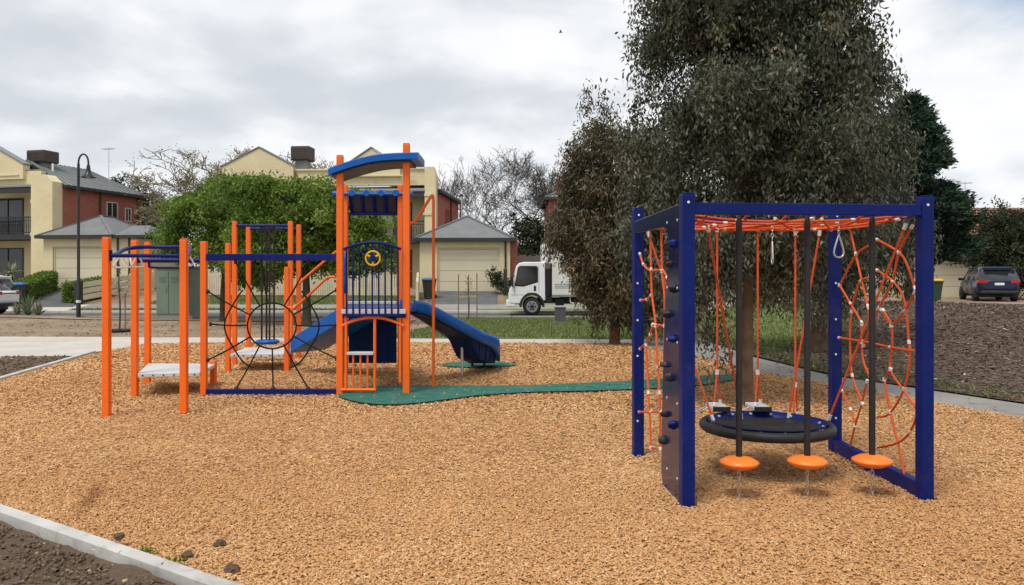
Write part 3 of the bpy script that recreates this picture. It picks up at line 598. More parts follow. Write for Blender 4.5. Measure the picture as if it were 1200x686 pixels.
lit = [(.5, 8), (6.2, 8), (6.2, 20.5), (.5, 20.5)]
chips('fallen_leaves', 'gumleaf_brown', lit, (.5, 6.2), (8, 20.5), 900, (.05, .09), (.014, .024), .004, lambda x, y: ter(x, y)+.05, .3, False, .6)
chips('mulch_chips', 'chip', [(-7.6, 8.2), (-1.6, 4.15), (4.3, .1), (4.3, .6), (-1.3, 4.75), (-6.9, 8.6)], (-7.6, 4), (2, 8.6), 420, (.012, .034), (.006, .013), .005, lambda x, y: ter(x, y)+.068, .2, False)

# ------------------------------------------------------------------ the orange and blue climbing set
def build_playset():
    t = thing('climbing_set', (-2.4, 12.4, 0), 'orange and blue climbing set with a roofed tower, two slides, rope web and overhead rail', 'playground')
    def post(x, y, h, w_=.082, z0=-.08):
        b = MB().bb((x-w_/2, y-w_/2, z0), (x+w_/2, y+w_/2, h)); o = b.build('post', 'orange', t, bevel=.008)
        c = MB().box((x, y, h+.006), (w_*.92, w_*.92, .014)); c.build('post_cap', 'orange', o, bevel=.005); return o
    P1, P4, P2, P5, P3 = (-4.78, 9.46), (-3.97, 9.71), (-5.2, 11.06), (-4.30, 11.2), (-5.63, 12.4)
    FL, FR, BL, BR = (-2.394, 11.17), (-1.473, 11.2), (-2.884, 13.9), (-1.937, 13.9)
    A, E, B_, F_, Cc, Gg = (-4.92, 13.9), (-3.9, 13.9), (-5.21, 15.07), (-4.16, 15.07), (-5.29, 16.1), (-4.28, 16.1)
    for p, h in ((P1, 2.13), (P4, 2.12), (P2, 2.16), (P5, 2.15), (P3, 2.19), ((-4.54, 12.2), .38), (BL, 3.24), (BR, 3.24), (A, 2.23), (E, 1.82), (B_, 2.69), (F_, 2.69), (Cc, 2.69), (Gg, 2.69)): post(*p, h)
    post(*FL, 3.35, .088); post(*FR, 3.52, .092)
    def tube(name, mat, pts, r, n=10, parent=t): return MB().tube(pts, r, n).build(name, mat, parent)
    # overhead ring rail: near rail, arched loop and cross rails
    z = 1.925
    tube('overhead_rail', 'navy', [(P1[0]+.05, P1[1], z), (P4[0]-.03, P4[1], z)], .024)
    lp = curve([(P1[0]+.06, P1[1]+.03, z), (-4.83, 9.8, z+.03), (-4.92, 10.25, 2.03), (-4.80, 10.5, 2.06), (-4.5, 10.55, 2.06), (-4.25, 10.5, 2.06), (-4.12, 10.25, 2.03), (-4.02, 9.95, z+.02), (P4[0], P4[1]+.04, z)], 5)
    tube('overhead_loop', 'navy', lp, .026)
    tube('overhead_rail', 'navy', [(P2[0], P2[1], z-.03), (P5[0], P5[1], z-.03)], .03)
    tube('overhead_rail', 'navy', [(P3[0], P3[1], 1.92), (-4.55, 12.3, 1.92), (P5[0], P5[1]+.03, 1.92)], .026)
    zb = 1.80
    tube('trapeze_bar', 'navy', curve([(-5.02, 11.1, z-.03), (-5.02, 11.1, zb+.03), (-4.97, 11.11, zb), (-4.5, 11.17, zb), (-4.45, 11.18, zb+.03), (-4.45, 11.18, z-.03)], 4), .016, 8)
    for q, s_ in ((P1, 1), (P4, -1), (P2, 1), (P5, -1)): MB().bb((q[0]+s_*.041, q[1]-.03, 1.86), (q[0]+s_*.056, q[1]+.03, 1.99)).build('rail_bracket', 'navy', t, bevel=.004)
    # low step deck beside the first post group
    def deck(nm, c0, c1, c2, c3, zt, th=.055):
        lo = [(q[0], q[1], zt-th) for q in (c0, c1, c2, c3)]; hi = [(q[0], q[1], zt) for q in (c0, c1, c2, c3)]
        b = MB().add(lo+hi, [(3, 2, 1, 0), (4, 5, 6, 7), (0, 1, 5, 4), (1, 2, 6, 5), (2, 3, 7, 6), (3, 0, 4, 7)]); d = b.build(nm, 'deck_grey', t, bevel=.008)
        bolts = MB(); a = Vector((*c0, zt-th/2)); q = Vector((*c1, zt-th/2))
        for k in range(6): bolts.lathe(a.lerp(q, (k+.5)/6)+Vector((0, -.004, 0)), [(.011, -.004), (.011, .004)], 8, 'y')
        tag(bolts.build('bolts', 'black', d), kind='stuff'); return d
    deck('low_deck', (-5.15, 11.03), (-4.34, 11.15), (-4.52, 12.26), (-5.58, 12.3), .34)
    deck('low_deck', (-4.87, 13.85), (-3.95, 13.85), (-4.0, 15.1), (-5.0, 15.1), .33)
    # rope web between post and tower
    yb = 11.19
    MB().bb((P5[0]+.043, yb-.04, 1.895), (FL[0]-.046, yb+.04, 1.99)).build('top_beam', 'navy', t, bevel=.006)
    MB().bb((P5[0]+.043, yb-.04, .02), (FL[0]-.046, yb+.04, .105)).build('bottom_beam', 'navy', t, bevel=.006)
    cen = P(318.5, 382, yb); W = (P5[0]+.05, FL[0]-.05); spokes = []
    ends = [(247, 380), (244, 342), (244, 422), (277, 455), (320, 455), (361, 455), (393, 381), (394, 340), (394, 420), (276, 307), (306, 307), (362, 307)]
    for e in ends:
        q = P(*e, yb); ang = math.atan2((q.z-cen.z), (q.x-cen.x)); i_ = cen+Vector((math.cos(ang)*.335, 0, math.sin(ang)*.315))
        mid = i_.lerp(q, .5)+Vector((0, 0, -.012)); o = tube('web_rope', 'black_rope', curve([q, mid, i_], 4), .0115, 6)
        MB().lathe(q, [(.034, -.012), (.034, .0), (.014, .02)], 10, 'z' if e[1] > 430 else 'x').build('rope_anchor', 'black', o)
    ring = [cen+Vector((math.cos(a)*.34, 0, math.sin(a)*.32)) for a in np.linspace(0, 2*math.pi, 40)[:-1]]
    MB().tube(ring, .012, 6, close=True).build('web_ring', 'black_rope', t)
    arc = lambda a0, a1, r: [cen+Vector((math.cos(a)*r*(1+.03*math.cos(6*a)), 0, math.sin(a)*r*(.97+.03*math.cos(6*a)))) for a in np.linspace(math.radians(a0), math.radians(a1), 26)]
    tube('web_ring', 'black_rope', arc(128, 250, .64), .0115, 6); tube('web_ring', 'black_rope', arc(-68, 50, .64), .0115, 6)
    # tower deck
    dz = 1.19; dk = 'deck_grey'
    q0, q1, q2, q3 = (FL[0]+.03, FL[1]-.03), (FR[0]-.0, FR[1]-.06), (BR[0], BR[1]-.02), (BL[0]+.02, BL[1]-.02)
    def slab(nm, mat, pts, z0, z1, parent=t, bev=.006):
        n = len(pts); b = MB().add([(p[0], p[1], z0) for p in pts]+[(p[0], p[1], z1) for p in pts], [tuple(range(n))[::-1], tuple(range(n, 2*n))]+[(i, (i+1) % n, (i+1) % n+n, i+n) for i in range(n)])
        return b.build(nm, mat, parent, bevel=bev)
    d = slab('deck', 'navy', (q0, q1, q2, q3), dz-.09, dz)
    slab('deck_edge', dk, ((q0[0], q0[1]-.03), (q1[0], q1[1]-.03), (q1[0], q1[1]-.003), (q0[0], q0[1]-.003)), dz-.035, dz+.03, d)
    slab('deck_edge', dk, ((q3[0]+.05, q3[1]-.12), (q2[0]-.05, q2[1]-.12), (q2[0]-.05, q2[1]-.02), (q3[0]+.05, q3[1]-.02)), dz+.003, dz+.05, d)
    # front barrier with wheel
    X0, X1 = FL[0]+.06, FR[0]-.06; yf = 11.10; ar = lambda x: 2.05+.095*(1-((x-(X0+X1)/2)/((X1-X0)/2))**2)
    br = tube('barrier_rail', 'navy', [(x, yf, ar(x)) for x in np.linspace(X0, X1, 16)], .02)
    for k in range(9):
        x = X0+(X1-X0)*(k+.5)/9; tube('barrier_bar', 'navy', [(x, yf, dz-.05), (x, yf, ar(x))], .0125, 8)
    MB().bb((X0, yf-.012, dz-.07), (X1, yf+.012, dz-.04)).build('barrier_rail', 'navy', t, bevel=.004)
    wc = P(437, 303, yf-.05)
    wh = MB().tube([wc+Vector((math.cos(a)*.098, 0, math.sin(a)*.098)) for a in np.linspace(0, 2*math.pi, 28)[:-1]], .014, 8, close=True); wh = wh.build('steering_wheel', 'yellow', t)
    sp = MB()
    for k in range(3):
        a = math.pi/2*3+k*2*math.pi/3; sp.tube([wc+Vector((math.cos(a)*.03, 0, math.sin(a)*.03)), wc+Vector((math.cos(a)*.09, 0, math.sin(a)*.09))], .017, 6)
    sp.build('wheel_spoke', 'yellow', wh); MB().lathe(wc, [(.046, -.02), (.05, 0), (.046, .03)], 16, 'y').build('wheel_hub', 'navy', wh)
    # side barriers of the deck
    for a, b_, s0, s1 in ((FL, BL, .06, .55), (FR, BR, .06, .36)):
        pa = Vector((*a, 0)).lerp(Vector((*b_, 0)), s0); pb = Vector((*a, 0)).lerp(Vector((*b_, 0)), s1)
        tube('barrier_rail', 'navy', curve([pa+Vector((0, 0, 2.0)), pa.lerp(pb, .5)+Vector((0, 0, 2.06)), pb+Vector((0, 0, 2.0))], 6), .018)
        tube('barrier_rail', 'navy', [pa+Vector((0, 0, dz+.04)), pb+Vector((0, 0, dz+.04))], .016)
        for k in range(7):
            q = pa.lerp(pb, k/6); tube('barrier_bar', 'navy', [q+Vector((0, 0, dz+.04)), q+Vector((0, 0, 2.02))], .012, 8)
    # handgrips at the slide mouths
    for x, y in ((-2.75, 13.2), (-1.75, 13.0)):
        tube('handgrip', 'blue', curve([(x, y, 1.4), (x+.02, y-.1, 1.5), (x+.02, y-.1, 1.95), (x, y, 2.05)], 4), .017, 8)
    # curved front roof
    yr0, yr1 = 11.04, 11.86
    tops = [P(x, y, 11.04) for x, y in ((384.5, 197.2), (392, 194), (405, 189.5), (421, 184.8), (436, 181.4), (451, 179.6), (470, 178.6), (490, 178.2))]
    xs = [p.x for p in curve(tops, 4)]; zs = [p.z for p in curve(tops, 4)]
    rings = []
    for i, (x, zz) in enumerate(zip(xs, zs)):
        th = .10; rings.append([Vector((x, yr0, zz-.012)), Vector((x, yr0+.03, zz)), Vector((x, yr1-.03, zz)), Vector((x, yr1, zz-.012)), Vector((x, yr1, zz-th)), Vector((x, yr0, zz-th))])
    rf = MB().loft(rings, smooth=False).build('roof', 'blue', t, bevel=.006)
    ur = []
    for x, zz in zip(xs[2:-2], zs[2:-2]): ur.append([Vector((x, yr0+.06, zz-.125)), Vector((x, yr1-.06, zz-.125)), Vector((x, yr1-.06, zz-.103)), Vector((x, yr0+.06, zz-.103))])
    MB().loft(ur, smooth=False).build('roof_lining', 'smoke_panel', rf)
    # rear roof panel hung between the rear posts
    yB = 13.83; bar = MB().tube([(-3.04, yB, 3.09), (-1.76, yB, 3.09)], .026, 10).build('roof_bar', 'blue', t)
    for x in (-3.05, -1.75): MB().lathe((x, yB, 3.09), [(.05, -.035), (.055, 0), (.05, .035)], 14, 'x').build('bar_end_cap', 'blue', bar)
    pn = MB().add([(-2.82, yB+.05, 3.08), (-1.97, yB+.05, 3.08), (-1.97, yB+.22, 2.76), (-2.82, yB+.22, 2.76), (-2.82, yB+.08, 3.09), (-1.97, yB+.08, 3.09), (-1.97, yB+.25, 2.77), (-2.82, yB+.25, 2.77)], [(0, 1, 2, 3), (7, 6, 5, 4), (0, 1, 5, 4), (1, 2, 6, 5), (2, 3, 7, 6), (3, 0, 4, 7)]).build('roof_panel', 'smoke_panel', t)
    for k in range(5):
        x = -2.80+k*.202; MB().bar((x, yB+.04, 3.07), (x, yB+.21, 2.76), .05, .04, (0, 1, 0)).build('panel_rib', 'navy', pn, bevel=.006)
    MB().bb((-2.83, yB+.18, 2.735), (-1.96, yB+.26, 2.78)).build('panel_lip', 'navy', pn, bevel=.008)
    for k in range(4):
        x = -2.755+k*.25; MB().lathe((x, yB+.03, 3.105), [(.055, -.06), (.062, -.02), (.055, .02)], 14, 'y').build('bar_boss', 'blue', bar)
    # play gate below the deck
    yg = 11.14; X0, X1 = FL[0]+.03, FR[0]-.03
    tube('arch_rail', 'orange', [(x, yg, .985+.12*(1-((x-(X0+X1)/2)/((X1-X0)/2))**2)) for x in np.linspace(X0, X1, 14)], .021)
    tube('gate_stile', 'orange', [(-2.305, yg, .1), (-2.305, yg, dz-.06)], .021); tube('gate_stile', 'orange', [(-1.905, yg, .1), (-1.905, yg, 1.09)], .021); tube('gate_rail', 'orange', [(FL[0]+.02, yg, .1), (-1.89, yg, .1)], .023)
    for x in (-2.205, -2.105, -2.005): tube('gate_bar', 'orange', [(x, yg, .1), (x, yg, .59)], .014, 8)
    MB().bb((-2.29, yg-.04, .585), (-1.92, yg+.1, .625)).build('counter', 'deck_grey', t, bevel=.006)
    MB().bb((FR[0]-.10, yg-.01, .2), (FR[0]-.065, yg+.02, dz-.09)).build('gate_stile', 'orange', t, bevel=.005)
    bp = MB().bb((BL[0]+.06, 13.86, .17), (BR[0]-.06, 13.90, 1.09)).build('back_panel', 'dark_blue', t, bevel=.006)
    for x in (-2.66, -2.40, -2.15): MB().bb((x-.012, 13.845, .19), (x+.012, 13.86, 1.07)).build('panel_rib', 'navy', bp, bevel=.004)
    # fire pole
    fp = MB().tube([(-1.155, 11.8, -.05), (-1.155, 11.8, 2.80)], .021, 10).build('fire_pole', 'orange', t)
    MB().tube(curve([(-1.155, 11.8, 2.80), (-1.165, 11.8, 2.86), (-1.20, 11.79, 2.83), (-1.40, 11.72, 2.50), (-1.44, 11.68, 2.455), (-1.56, 11.6, 2.44)], 5), .021, 10).build('pole_arm', 'orange', fp)
    # slides: a rolled rim over an undercut skirt, swept along a line
    def trough(name, path, wd, ht, skirt=(.08, .27)):
        pts = curve(path, 8); sec = []
        for i, p in enumerate(pts):
            a = pts[max(0, i-1)]; b_ = pts[min(len(pts)-1, i+1)]; d = (b_-a); d.z = 0; d.normalize(); s_ = Vector((d.y, -d.x, 0)); f = i/(len(pts)-1)
            wv = wd/2; k = skirt[0]+(skirt[1]-skirt[0])*min(1, f/.55); h = ht*(1+.15*f); o_ = wv+.06; dr = .25*float(sstep(.58, .80, f))
            half = [(wv-.015, h-.012), (wv, h), (wv+.03, h-.004), (o_+.015, h*.65), (o_+.03, h*.15-dr*.5), (o_+.02, -.03-dr), (wv*.5, -k)]
            inner = [(-wv*.62, 0), (-wv+.04, .06)]
            ring = [(-u, v+(dr*.5 if j == 4 else dr if j == 5 else 0)) for j, (u, v) in enumerate(half)]+[(u, v) for u, v in half[::-1]]+[(wv-.04, .06), (wv*.62, 0), (-wv*.62, 0), (-wv+.04, .06)]
            sec.append([p+s_*u+Vector((0, 0, v_)) for u, v_ in ring])
        return MB().loft(sec).build(name, 'blue', t)
    path1 = [(-1.62, 12.45, 1.17), (-1.42, 12.58, 1.09), (-1.05, 12.95, .84), (-.74, 13.45, .60), (-.55, 13.95, .47), (-.53, 14.35, .42), (-.60, 14.6, .40)]
    s1 = trough('slide', path1, .46, .15, (.02, .03))
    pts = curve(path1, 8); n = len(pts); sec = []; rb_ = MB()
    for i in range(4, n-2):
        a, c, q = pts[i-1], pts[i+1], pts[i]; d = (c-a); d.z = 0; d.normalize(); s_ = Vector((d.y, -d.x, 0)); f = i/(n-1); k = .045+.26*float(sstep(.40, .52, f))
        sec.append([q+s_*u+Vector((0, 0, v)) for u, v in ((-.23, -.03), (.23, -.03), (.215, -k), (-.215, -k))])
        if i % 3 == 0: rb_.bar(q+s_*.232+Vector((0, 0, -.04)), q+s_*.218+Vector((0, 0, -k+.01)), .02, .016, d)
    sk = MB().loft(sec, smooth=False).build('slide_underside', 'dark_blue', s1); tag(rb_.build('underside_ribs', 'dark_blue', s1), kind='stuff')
    for x, y, h in ((-.83, 13.35, .5), (-.72, 14.5, .24), (-.5, 14.5, .24)): MB().tube([(x, y, 0), (x, y, h)], .024, 8).build('slide_leg', 'steel' if h > .4 else 'black_paint', t)
    ra, rb = Vector((-2.52, 13.12, .96)), Vector((-3.56, 14.0, .39)); dd = (rb-ra); dd.z = 0; dd.normalize(); sv = Vector((dd.y, -dd.x, 0))
    rings = []
    for q in (ra, rb): rings.append([q+sv*u+Vector((0, 0, v)) for u, v in ((-.32, .22), (-.36, .22), (-.36, -.03), (.36, -.03), (.36, .22), (.32, .22), (.32, 0), (-.32, 0))])
    ramp_ = MB().loft(rings, smooth=False).build('ramp', 'blue', t, bevel=.012)
    for k in range(5):
        q = ra.lerp(rb, (k+.5)/5); MB().bar(q+sv*-.31+Vector((0, 0, .012)), q+sv*.31+Vector((0, 0, .012)), .05, .025).build('foothold', 'dark_blue', ramp_)
    # handrails of the ramp
    tube('handrail', 'orange', curve([(-2.86, 13.75, 2.12), (-3.0, 13.78, 2.10), (-3.12, 13.8, 2.02), (-3.7, 13.85, 1.53), (-3.78, 13.86, 1.40), (-3.86, 13.88, 1.32)], 5), .021)
    tube('handrail', 'orange', curve([(-2.86, 13.0, 1.66), (-2.98, 13.02, 1.655), (-3.1, 13.05, 1.56), (-3.6, 13.4, 1.17), (-3.68, 13.5, 1.14), (-3.86, 13.85, 1.14)], 5), .021)
    # top bars of the far bay
    for a, b_ in ((B_, F_), (Cc, Gg)): tube('top_bar', 'navy', [(a[0], a[1], 2.62), (b_[0], b_[1], 2.62)], .026)
    xm = -4.74
    tube('top_bar', 'navy', [(xm-.06, 15.07, 2.62), (xm-.12, 16.1, 2.62)], .026); tube('top_bar', 'navy', [(xm+.14, 15.07, 2.62), (xm+.06, 16.1, 2.62)], .026)
    # hanging things
    d = thing('balance_seat', (xm, 15.55, .34), 'blue disc seat on black poles hanging over the far low deck', 'swing seat')
    MB().lathe((0, 0, .06), [(.02, -.05), (.20, -.04), (.235, 0), (.2, .035), (.03, .045)], 24).build('seat', 'blue', d, world=False)
    for x, y in ((-.09, -.07), (-.05, .1), (.07, -.1), (.11, .06)): MB().tube([(x, y, .09), (x, y, 2.28)], .019, 8).build('pole', 'black', d, world=False)
    for k, (px, py, D, rz, lab) in enumerate(((142, 299, 9.95, .5, 'pale triangular hand ring on the overhead loop, leftmost of four'), (152, 299, 10.2, -.9, 'pale triangular hand ring on the overhead loop, second from the left'), (161.5, 299, 10.4, 1.0, 'pale triangular hand ring on the overhead loop, third from the left'), (219, 296, 9.95, .15, 'pale triangular hand ring showing behind the orange post, rightmost of four'))):
        p = P(px, py, D); r = thing('hand_ring', p, lab, 'hand ring', 'hand rings on the overhead rail', rz)
        MB().tube([(math.cos(a)*.0, math.sin(a)*.0+0, .012*math.sin(a)) for a in (0, 1)], .006, 6).build('swivel', 'steel', r, world=False)
        tri = []
        for cxx, czz, a0 in ((0, -.03, 30), (-.058, -.135, 150), (.058, -.135, 270)):
            for j in range(5):
                a = math.radians(a0+120-j*30) if False else math.radians({30: 150, 150: 270, 270: 390}[a0]-120*(1-j/4)); tri.append((cxx+.02*math.cos(a), 0, czz+.02*math.sin(a)))
        MB().tube(tri, .010, 6, close=True).build('grip', 'white_fit', r, world=False)
build_playset()

# ------------------------------------------------------------------ the blue rope climbing frame
FLc, FRc, BLc, BRc = Vector((1.265, 5.80, 0)), Vector((3.07, 5.97, 0)), Vector((1.17, 7.45, 0)), Vector((3.06, 7.6, 0))
def build_frame():
    t = thing('rope_climbing_frame', (2.14, 6.7, 0), 'dark blue square climbing frame with orange rope nets and a navy climbing wall', 'climbing frame')
    yaw = math.atan2(FRc.y-FLc.y, FRc.x-FLc.x)
    for c, h in ((FLc, 2.28), (FRc, 2.275), (BLc, 2.31), (BRc, 2.31)):
        o = MB().box((c.x, c.y, h/2-.05), (.094, .094, h+.1), yaw).build('post', 'navy', t, bevel=.007)
        MB().box((c.x, c.y, h+.004), (.088, .088, .010), yaw).build('post_cap', 'navy', o, bevel=.004)
        for z in ((h-.06,) if c in (FLc, FRc) else (h-.06, .35, .95, 1.28, 1.62)):
            tag(MB().lathe((c.x-.012*(1 if z < 2 else 0), c.y-.05, z), [(.010, -.004), (.010, .004), (.005, .006)], 8, 'y').build('bolt', 'white_fit', o))
    up = lambda v, z: Vector((v.x, v.y, z))
    def beam(nm, a, b_, z0, z1, w_=.075):
        d = (b_-a).normalized(); return MB().bar(up(a+d*.046, (z0+z1)/2), up(b_-d*.046, (z0+z1)/2), w_, z1-z0).build(nm, 'navy', t, bevel=.006)
    beam('front_beam', FLc, FRc, 2.135, 2.22); beam('back_beam', BLc, BRc, 2.135, 2.22); beam('side_beam', FRc, BRc, 2.135, 2.22); beam('ground_beam', FRc, BRc, .02, .145)
    # climbing wall panel along the left side
    ax = (BLc-FLc); L = ax.length; U = ax.normalized(); Wn = Vector((-U.y, U.x, 0))
    prof = [(.05, -.05), (.42, -.06), (.53, .02), (.585, .12), (.575, .5), (.53, 1.0), (.47, 1.5), (.35, 1.85), (.35, 1.98), (.40, 2.045), (.52, 2.07), (1.2, 2.075), (L-.05, 2.08), (L-.05, 2.19), (.05, 2.215)]
    pan = MB().prism(prof, .022, FLc+Wn*.044, U, (0, 0, 1)).build('climbing_wall', 'navy_panel', t, bevel=.004)
    holds = [(.20, .58, 1), (.43, .62, 0), (.30, .92, 1), (.44, 1.0, 0), (.20, 1.22, 1), (.36, 1.40, 1), (.18, 1.60, 1), (.28, 1.78, 0), (.18, 1.93, 1), (.50, .40, 1)]
    for i, (u, z, big) in enumerate(holds):
        for sd_ in ((-1, 1) if big else (-1,)):
            rr = .034 if big else .026; nrm = -Wn if sd_ > 0 else Wn; base = FLc+U*u+Vector((0, 0, z))+Wn*(.022 if sd_ > 0 else .044)
            rings = []
            for k, (q, hgt) in enumerate(((1, 0), (.97, .012), (.75, .026), (.8, .036), (.5, .044))):
                rings.append([base+nrm*hgt+(U*math.cos(a)+Vector((0, 0, 1))*math.sin(a))*rr*q*(1+.18*math.sin(3*a+i)) for a in np.linspace(0, 2*math.pi, 13)[:-1]])
            MB().loft(rings).build('climbing_hold', 'black' if i % 4 else 'navy', pan)
    for u in (.1, .4):
        for z in (.2, .75, 1.2, 1.6, 2.1): MB().lathe(FLc+Wn*.044+U*u+Vector((0, 0, z)), [(.010, -.004), (.010, .010)], 8, 'x').build('bolt', 'white_fit', pan)
    # ropes: traced in the plane they hang in
    def right(x, y):
        s = 0.
        D = 2881.0/(x-CX); X = 3.06+.01*(7.6-D)/1.63; return Vector((X, D, H-(y-HY)*D/F))
    def left(x, y):
        k = x-CX; tt = (1189.1-5.8*k)/(1.65*k+89.3); D = 5.8+1.65*tt; return Vector((1.265-.095*tt, D, H-(y-HY)*D/F))
    def rope(pts, r=.0095, ferr=True, n=4):
        o = MB().tube(curve(pts, n) if len(pts) > 2 else pts, r, 7).build('rope', 'rope', t)
        if ferr:
            for i, p in enumerate(pts):
                if 0 < i < len(pts)-1 and i % 2 == 0: continue
                d = (pts[min(i+1, len(pts)-1)]-pts[max(0, i-1)]).normalized(); MB().tube([p-d*.016, p+d*.016], r*1.4, 7).build('ferrule', 'white_fit', o)
        return o
    R_ = [[(996, 266), (1003, 298), (1010, 329), (1017, 359)], [(1022.5, 285.5), (1004, 298), (991, 322), (984.5, 334.5)],
          [(1024, 325), (1009, 329), (1002.7, 345), (998, 365), (996.5, 399), (999, 440), (1011, 473)], [(984.5, 334.5), (997, 356), (1010, 378)], [(1010, 380), (1010, 401), (1012, 424), (1020, 443)],
          [(1018, 361), (1020.5, 401), (1021, 443)], [(984, 396), (1010, 400), (1020, 402), (1043, 407), (1066, 411), (1077, 412)], [(1028, 281), (1053, 296), (1063, 312), (1071.5, 338)],
          [(1068, 266), (1053, 296), (1045, 331), (1030, 361), (1012, 405)], [(1028, 317), (1046, 330), (1059, 352), (1064.5, 401), (1065.5, 420), (1059, 456), (1042, 485), (1027, 489)],
          [(1071.5, 343), (1060, 364), (1045, 380), (1033, 364)], [(1035, 364), (1044, 382), (1045, 405), (1043, 433), (1059, 458), (1075, 482)], [(1075, 484), (1066, 506), (1052, 519), (1027, 525)],
          [(1036, 445), (1043, 483), (1052, 520), (1060, 561)], [(1036, 445), (1043, 433)], [(987, 458), (997, 480), (1002, 499)], [(1016, 447), (1010, 473), (1002, 500), (994.5, 532)]]
    for r in R_: rope([right(*q) for q in r])
    L_ = [[(762, 266), (763, 316), (764, 345), (768.5, 382), (771, 432), (773, 460), (774, 526)], [(775, 266), (776, 318), (778.5, 345), (779, 382), (778, 425)], [(750, 298), (754, 310), (762, 317), (776, 317), (782, 326)],
          [(751, 352), (758, 351), (763, 346)], [(765, 381), (779, 382)], [(765, 381), (762, 392), (757, 402), (750, 409)], [(757, 404), (760, 460), (763, 525)], [(771, 431), (778, 426)], [(749, 483), (763, 483), (775, 483)], [(763, 525), (774, 526)]]
    for r in L_: rope([left(*q) for q in r])
    # ceiling net
    def top(u, v, z=2.135): return FLc.lerp(FRc, u).lerp(BLc.lerp(BRc, u), v)+Vector((0, 0, z))
    for v in (.12, .3, .48, .66, .84): rope([top(.03, v, 2.15), top(.25, v+.02, 2.11), top(.5, v-.02, 2.10), top(.75, v+.02, 2.12), top(.97, v, 2.15)])
    for u in (.1, .27, .44, .6, .76, .9): rope([top(u, .04, 2.15), top(u+.02, .3, 2.10), top(u-.02, .7, 2.10), top(u, .96, 2.15)], ferr=False)
    for u0, u1 in ((.05, .45), (.4, .8), (.6, .95)): rope([top(u0, .1, 2.12), top((u0+u1)/2, .45, 2.07), top(u1, .9, 2.12)])
    rope([top(.05, .95, 2.12), top(.3, .5, 2.08), top(.55, .08, 2.12)]); rope([top(.5, .95, 2.12), top(.72, .5, 2.08), top(.93, .1, 2.12)])
    # -------- things hanging in the frame
    b = thing('basket_swing', (2.15, 6.78, .42), 'big round black and navy basket swing hanging on orange ropes inside the blue frame', 'basket swing')
    R0 = .515; ring = [(math.cos(a)*R0, math.sin(a)*R0, 0) for a in np.linspace(0, 2*math.pi, 49)[:-1]]
    MB().tube(ring, .041, 12, close=True).build('rim', 'black', b, world=False)
    prof = [(R0-.02, .045), (R0-.05, .04), (R0-.075, -.005), (R0-.10, -.02)]
    MB().lathe((0, 0, 0), [(R0-.03, .048), (R0-.045, .05), (R0-.075, .005), (R0-.085, -.01)], 48, cap=False).build('liner', 'navy', b, world=False)
    MB().lathe((0, 0, 0), [(R0-.07, .004), (.25, -.012), (.02, -.018)], 36).build('mat', 'black', b, world=False)
    st = MB()
    for k in range(16):
        a = 2*math.pi*k/16; st.box((math.cos(a)*(R0-.06), math.sin(a)*(R0-.06), .028), (.03, .02, .015), a)
    tag(st.build('rim_clips', 'white_fit', b, world=False), kind='stuff')
    def hang(p, q, thg=b, fit=True):
        o = MB().tube([p, q], .0095, 7).build('rope', 'rope', thg); d = (q-p).normalized()
        MB().tube([q-d*.05, q], .016, 8).build('ferrule', 'white_fit', o); MB().tube([p, p+d*.05], .016, 8).build('ferrule', 'white_fit', o)
    hang(left(755, 272)+Vector((.03, 0, 0)), P(836, 493, 6.82)); hang(P(829, 265, 6.3), P(869, 491, 7.1)); hang(P(961, 270, 7.0), P(924, 490, 7.12)); hang(right(1066, 262)+Vector((-.03, 0, 0)), P(971, 492, 6.85))
    for i, (px, ty, D, z0, lab, pw) in enumerate(((840.5, 266, 7.3, .50, 'small grey step swing hanging on orange ropes behind the basket swing, leftmost of three', 0), (888, 265, 7.3, .50, 'small grey step swing in front of the big gum trunk, middle of three', 0), (932, 270, 7.42, .37, 'small grey step swing half hidden behind the right side of the basket swing', 0))):
        X = (px-CX)/F*D; s_ = thing('step_swing', (X, D, z0), lab, 'step swing', 'step swings in the blue frame')
        MB().box((0, 0, 0), (.15, .30, .035)).build('step', 'deck_grey', s_, world=False, bevel=.008)
        for y in (-.156, .156): MB().box((0, y, 0), (.154, .02, .045)).build('end_cap', 'black', s_, world=False, bevel=.005)
        zt = H-(ty-HY)*D/F-z0; zf = .31
        MB().tube([(0, 0, zf), (0, 0, zt)], .0095, 7).build('rope', 'rope', s_, world=False)
        for sg in (-1, 1):
            o = MB().tube([(0, 0, zf), (.055*sg, .10*sg, .02)], .008, 6).build('rope', 'rope', s_, world=False); MB().tube([(.05*sg, .09*sg, .05), (.056*sg, .102*sg, .018)], .015, 7).build('ferrule', 'white_fit', o, world=False)
        MB().tube([(0, 0, zf-.02), (0, 0, zf+.025)], .017, 8).tube([(0, 0, zt-.05), (0, 0, zt)], .016, 8).build('rope_clamp', 'white_fit', s_, world=False)
        ch = MB()
        for dx, dy in ((-.30, -.05), (.26, .02)) if i < 2 else ((-.22, 0),): ch.tube(curve([(.07*np.sign(dx), 0, 0), (dx*.6, dy*.5, -.045), (dx, dy, -.03)], 4), .006, 6)
        if i == 0: ch.tube(curve([(-.07, .1, -.01), (-.16, .12, -.07), (-.30, .14, -.20)], 4), .006, 6)
        tag(ch.build('stay_chain', 'steel', s_, world=False), kind='stuff')
